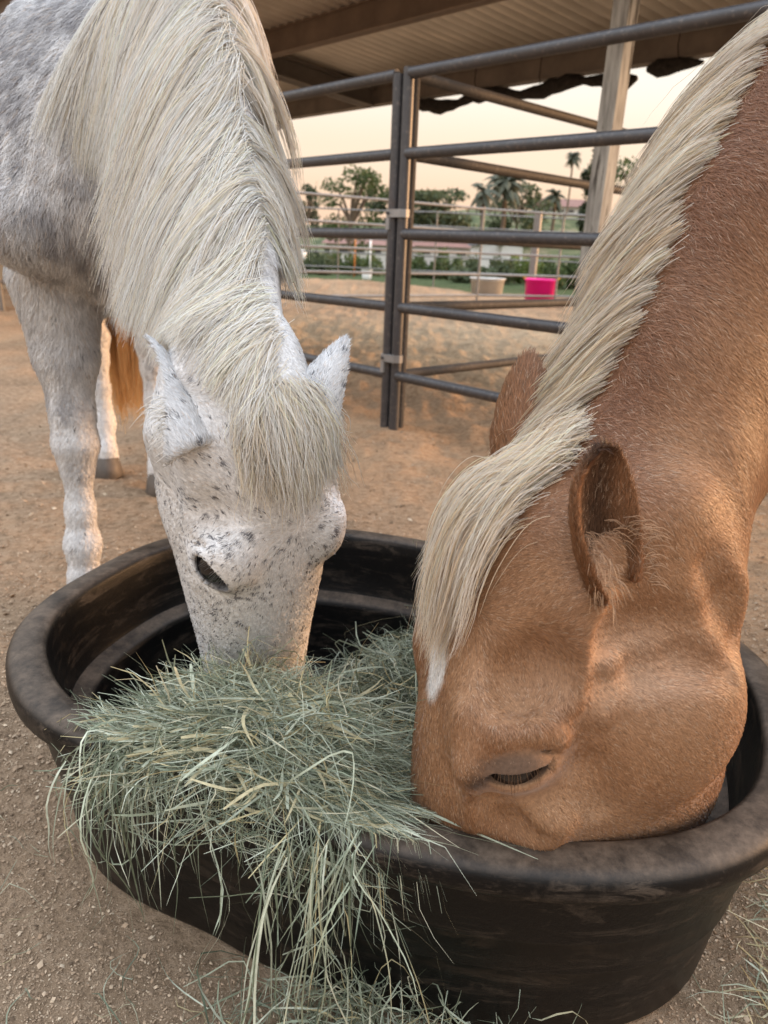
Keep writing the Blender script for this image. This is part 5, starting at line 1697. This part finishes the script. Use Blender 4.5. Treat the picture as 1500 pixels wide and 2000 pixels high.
def keep_in_tank(pts, zoff=.004):
    """blades rest on the rim instead of cutting it; inside they stay inside the wall, outside they stay outside"""
    x, y, z = pts[..., 0], pts[..., 1], pts[..., 2]
    rho = tank_rho(x, y)
    on = (rho > .86) & (rho < 1.012)
    z[:] = np.where(on & (z < .313), np.where(rho > .985, z, .313 + zoff), z)
    # outside, low: push off the wall
    inside = (rho <= 1.012) & (rho > .985) & (z < .305)
    f = np.where(inside, 1.014 / rho, 1.0)
    pts[..., 0] = TC[0] + (x - TC[0]) * f; pts[..., 1] = TC[1] + (y - TC[1]) * f
    deep = (rho > .80) & (rho <= .86) & (z < .30)
    z[:] = np.where(deep, np.maximum(z, .19), z)
    return pts
def sample_hay(n, g, side):
    out_ = []
    tot = 0
    while tot < n:
        m_ = n * 3
        if side == 'mound':
            q = HM[:2] + RIMD[:2] * g.uniform(-.21, .205, (m_, 1)) + OUTD[:2] * g.uniform(-.20, .14, (m_, 1))
        else:
            rb = atz(790, 1330, .2)[:2] + np.array([.10, 0])
            q = rb + g.uniform(-.36, .36, (m_, 2))
        h = hay_top(q[:, 0], q[:, 1])
        ok = (h > (.25 if side == 'mound' else .10)) & (g.uniform(size=m_) < np.clip(h * 3, 0, 1))
        if side != 'mound': ok &= tank_rho(q[:, 0], q[:, 1]) < .80
        else: ok &= tank_rho(q[:, 0], q[:, 1]) < .985
        q, h = q[ok], h[ok]
        out_.append(np.concatenate([q, h[:, None]], 1)); tot += len(q)
    return np.concatenate(out_)[:n]
g = np.random.default_rng(101)
parts_p, parts_w, parts_c = [], [], []
K = 11
def put(pts, w_, c_): parts_p.append(pts); parts_w.append(w_); parts_c.append(c_)
# the combed upper mass
n = 6400
S = sample_hay(n, g, 'mound')
up_w = g.uniform(size=n) ** 2.2
c = np.stack([S[:, 0], S[:, 1], S[:, 2] - up_w * .075], -1)
a = g.normal(size=n) * .42 + np.where(g.uniform(size=n) < .22, g.uniform(-1.5, 1.5, n), 0)
d = RIMD[None] * np.cos(a)[:, None] + OUTD[None] * np.sin(a)[:, None]; d[:, 2] = g.normal(size=n) * .16; d = nrm(d)
L = g.uniform(.06, .19, n) * np.where(g.uniform(size=n) < .25, 1.35, 1)
put(keep_in_tank(bent(c, d, L, K, g, .05, .14, n)), g.uniform(.0005, .0015, n) * np.where(g.uniform(size=n) < .10, 1.9, 1), hay_color(n, g))
# loose stalks sticking out of the top and back edge
n = 360
S = sample_hay(n, g, 'mound'); c = np.stack([S[:, 0], S[:, 1], S[:, 2] + .012], -1)
d = nrm(np.stack([g.normal(size=n), g.normal(size=n), g.uniform(-.1, .9, n)], -1)); L = g.uniform(.05, .13, n)
put(keep_in_tank(bent(c, d, L, K, g, .10, .45, n)), g.uniform(.0006, .0017, n), hay_color(n, g, .35))
# flat leaves and thick straw stems lying among the finer blades
n = 300
S = sample_hay(n, g, 'mound'); c = np.stack([S[:, 0], S[:, 1], S[:, 2] + g.uniform(-.012, .010, n)], -1)
a = g.normal(size=n) * .8; d = RIMD[None] * np.cos(a)[:, None] + OUTD[None] * np.sin(a)[:, None]; d[:, 2] = g.normal(size=n) * .18; d = nrm(d); L = g.uniform(.05, .15, n)
put(keep_in_tank(bent(c, d, L, K, g, .04, .15, n)), g.uniform(.0026, .0048, n), np.where(g.uniform(size=(n, 1)) < .5, np.array([[.46, .49, .38]]), np.array([[.52, .46, .29]])) * g.uniform(.75, 1.2, (n, 1)))
# lower hay towards the back right
n = 3000
S = sample_hay(n, g, 'back'); c = np.stack([S[:, 0], S[:, 1], S[:, 2] - g.uniform(size=n) ** 2 * .06], -1)
a = g.uniform(0, 6.28, n); d = nrm(np.stack([np.cos(a), np.sin(a), g.normal(size=n) * .22], -1)); L = g.uniform(.05, .19, n)
put(keep_in_tank(bent(c, d, L, K, g, .12, .5, n)), g.uniform(.0010, .0026, n), hay_color(n, g) * .95)
# stalks falling over the near rim
def falling(n, ulo, uhi, lmin, lmax, sd, dens=None):
    g = np.random.default_rng(sd)
    u = g.uniform(ulo, uhi, n)
    p = HM[:2] + RIMD[:2] * u[:, None] + OUTD[:2] * g.uniform(.02, .12, (n, 1))
    z = np.maximum(hay_top(p[:, 0], p[:, 1]) - g.uniform(0, .05, n), .318)
    P_ = np.stack([p[:, 0], p[:, 1], z], -1)
    v = nrm(OUTD[None] * g.uniform(.5, 1.0, (n, 1)) + RIMD[None] * (g.normal(size=(n, 1)) * .45 + .18) + np.array([0, 0, 1.]) * g.uniform(-.1, .15, (n, 1)))
    L = g.uniform(lmin, lmax, n) ; ds = L / 15
    path = [P_.copy()]
    wa = np.where(g.uniform(size=(n, 1)) < .4, .20, .08)
    wn = g.normal(size=(n, 3)) * wa
    for k in range(15):
        wn = wn * .72 + g.normal(size=(n, 3)) * wa * .8
        rho = tank_rho(P_[:, 0], P_[:, 1])
        gv = np.where(rho > .99, .50, .06)[:, None]
        v = nrm(v * .74 + np.array([0, 0, -1.]) * gv + wn)
        P_ = P_ + v * ds[:, None]
        rho = tank_rho(P_[:, 0], P_[:, 1])
        wall = 1.012 - np.clip(.28 - P_[:, 2], 0, .28) * .16
        low = (P_[:, 2] < .305) & (rho < wall)
        near_in = rho < .97
        f = np.where(low & ~near_in, wall / rho, 1.0)
        P_[:, 0] = TC[0] + (P_[:, 0] - TC[0]) * f; P_[:, 1] = TC[1] + (P_[:, 1] - TC[1]) * f
        lift = (rho > .84) & (rho < .995) & (P_[:, 2] < .316)
        P_[:, 2] = np.where(lift, .316 + g.uniform(0, .006, n), P_[:, 2])
        P_[:, 2] = np.maximum(P_[:, 2], .004)
        path.append(P_.copy())
    return smooth_paths(np.stack(path, 1), 1)
for (n, a_, b_, l0, l1, sd) in ((50, -.165, -.10, .08, .26, 1), (18, -.14, .06, .08, .24, 2), (14, .0, .10, .10, .26, 3), (56, .09, .185, .12, .36, 4)):
    pts = falling(n, a_, b_, l0, l1, 200 + sd)
    idx = np.linspace(0, 15, K); lo = np.floor(idx).astype(int).clip(0, 14); fr_ = (idx - lo)[None, :, None]
    put(pts[:, lo] * (1 - fr_) + pts[:, lo + 1] * fr_, g.uniform(.0008, .0026, n), hay_color(n, g, .12) * 1.12)
hay = ribbons('hay', np.concatenate(parts_p), np.concatenate(parts_w), np.concatenate(parts_c), M_HAY, 'stuff', 'grey green hay heaped in the tank and spilling over its near rim', 'hay', 7)
# packed hay underneath, coloured near black for the shade in the gaps
xs = np.linspace(-.75, .75, 121); ys = np.linspace(.35, 1.5, 96)
X_, Y_ = np.meshgrid(xs, ys); h = hay_top(X_.ravel(), Y_.ravel()) - .032 + (fbm(np.stack([X_.ravel(), Y_.ravel(), 0 * X_.ravel()], -1), 60, 5, 2) - .5) * .02
rho = tank_rho(X_.ravel(), Y_.ravel())
h = np.where(rho > .80, np.minimum(h, .318), h)
okv = (h > .05) & (rho < .985) & ((rho < .80) | (h > .312)) & (depth_of(np.stack([X_.ravel(), Y_.ravel(), h], -1)) > .2)
n_ = len(xs); ii = (np.arange(len(ys) - 1)[:, None] * n_ + np.arange(n_ - 1)[None, :]).ravel(); Fq = np.stack([ii, ii + 1, ii + n_ + 1, ii + n_], -1)
Fq = Fq[okv[Fq].all(1)]
core = mesh_np('shaded_packed_hay', np.stack([X_.ravel(), Y_.ravel(), h], -1), Fq, M_HAY, hay, True)
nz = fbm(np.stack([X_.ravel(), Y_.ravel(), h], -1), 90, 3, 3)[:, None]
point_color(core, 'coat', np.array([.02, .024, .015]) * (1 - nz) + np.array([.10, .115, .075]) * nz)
core['kind'] = 'stuff'

# ------------------------------------------------------------------ loose hay on the ground
def ground_hay(cxy, spread, n, sd, label, straw=.2, lift=.03, lmin=.04, lmax=.16, dark=1.0, wall=1.0):
    g = np.random.default_rng(sd)
    q = np.asarray(cxy)[None] + g.normal(size=(n, 2)) * np.asarray(spread)
    rho = tank_rho(q[:, 0], q[:, 1]); q = q[rho > wall]; n = len(q)
    z = ground_height(q[:, 0], q[:, 1]) + g.uniform(.002, 1, n) ** 2 * lift + .004
    a = g.uniform(0, 6.28, n); d = nrm(np.stack([np.cos(a), np.sin(a), g.normal(size=n) * .12], -1)); L = g.uniform(lmin, lmax, n)
    pts = bent(np.stack([q[:, 0], q[:, 1], z], -1), d, L, 9, g, .05, .5, n)
    gz = ground_height(pts[..., 0].ravel(), pts[..., 1].ravel()).reshape(pts.shape[:2]); pts[..., 2] = np.maximum(pts[..., 2], gz + .003)
    return ribbons('loose_hay', pts, g.uniform(.0009, .0026, n), hay_color(n, g, straw) * dark, M_HAY, 'stuff', label, 'hay', sd)
ground_hay(atz(765, 2005, 0)[:2], (.075, .035), 620, 301, 'heap of green hay fallen on the sand in front of the tank', 0.12, .075, wall=.90)
ground_hay(atz(1450, 1850, 0)[:2], (.10, .14), 420, 302, 'straw coloured hay scattered on the sand right of the tank', .8, .02)
ground_hay(atz(200, 1800, 0)[:2], (.20, .17), 46, 303, 'a few loose stalks on the sand left of the tank', .5, .006, .03, .10)
ground_hay(atz(550, 1985, 0)[:2], (.16, .03), 46, 304, 'scattered hay bits on the sand at the bottom edge', .3, .008, .03, .10)

# ------------------------------------------------------------------ chips and grit in the near sand
g = np.random.default_rng(401)
n = 130000
px = g.uniform(-80, 1580, n); py = 560 + (2080 - 560) * g.uniform(size=n) ** .75
d_ = np.stack([(px - CX) / FOC, -(py - CY) / FOC, -np.ones(n)], -1) @ RC.T
q = CAM[:2] + d_[:, :2] * ((0 - HC) / d_[:, 2])[:, None]
ok = (d_[:, 2] < -.05) & (tank_rho(q[:, 0], q[:, 1]) > .895) & (q[:, 1] < 3.6); q = q[ok]; n = len(q)
dist = np.hypot(q[:, 0], q[:, 1] + .2)
sz = g.gamma(1.8, .00058, n).clip(.0005, .006) * np.clip(dist / .9, .7, 2.2)
an = g.uniform(0, 6.28, n); tl = g.normal(size=(n, 2)) * .35
a = np.stack([np.cos(an), np.sin(an), tl[:, 0]], -1) * sz[:, None]; b = np.stack([-np.sin(an), np.cos(an), tl[:, 1]], -1) * (sz * g.uniform(.3, .8, n))[:, None]
c = np.stack([q[:, 0], q[:, 1], ground_height(q[:, 0], q[:, 1]) + sz * .35 + .0008], -1)
top = c + np.array([0, 0, 1.]) * (sz * .5)[:, None]
V = np.stack([c - a, c + b, c + a * g.uniform(.6, 1, (n, 1)), c - b, top], 1).reshape(-1, 3)
i0 = np.arange(n)[:, None] * 5
F = np.concatenate([i0 + np.array(t_) for t_ in ((0, 3, 4), (3, 2, 4), (2, 1, 4), (1, 0, 4))])
M_CHIP = NT('wood_chip'); _a = M_CHIP.n('ShaderNodeAttribute'); _a.attribute_name = 'coat'; M_CHIP.l(_a.outputs['Color'], M_CHIP.b.inputs['Base Color']); M_CHIP.set(.9, .15)
chips = mesh_np('grit', V, F, M_CHIP.m)
pal_ = np.array([[.33, .238, .16], [.25, .175, .115], [.42, .32, .225], [.15, .105, .07], [.50, .40, .29]])
point_color(chips, 'coat', np.repeat(pal_[g.choice(5, n, p=[.36, .26, .22, .10, .06])] * g.uniform(.8, 1.2, (n, 1)), 5, 0))
tag(chips, 'wood chips and grit strewn over the sand', 'grit', kind='stuff')
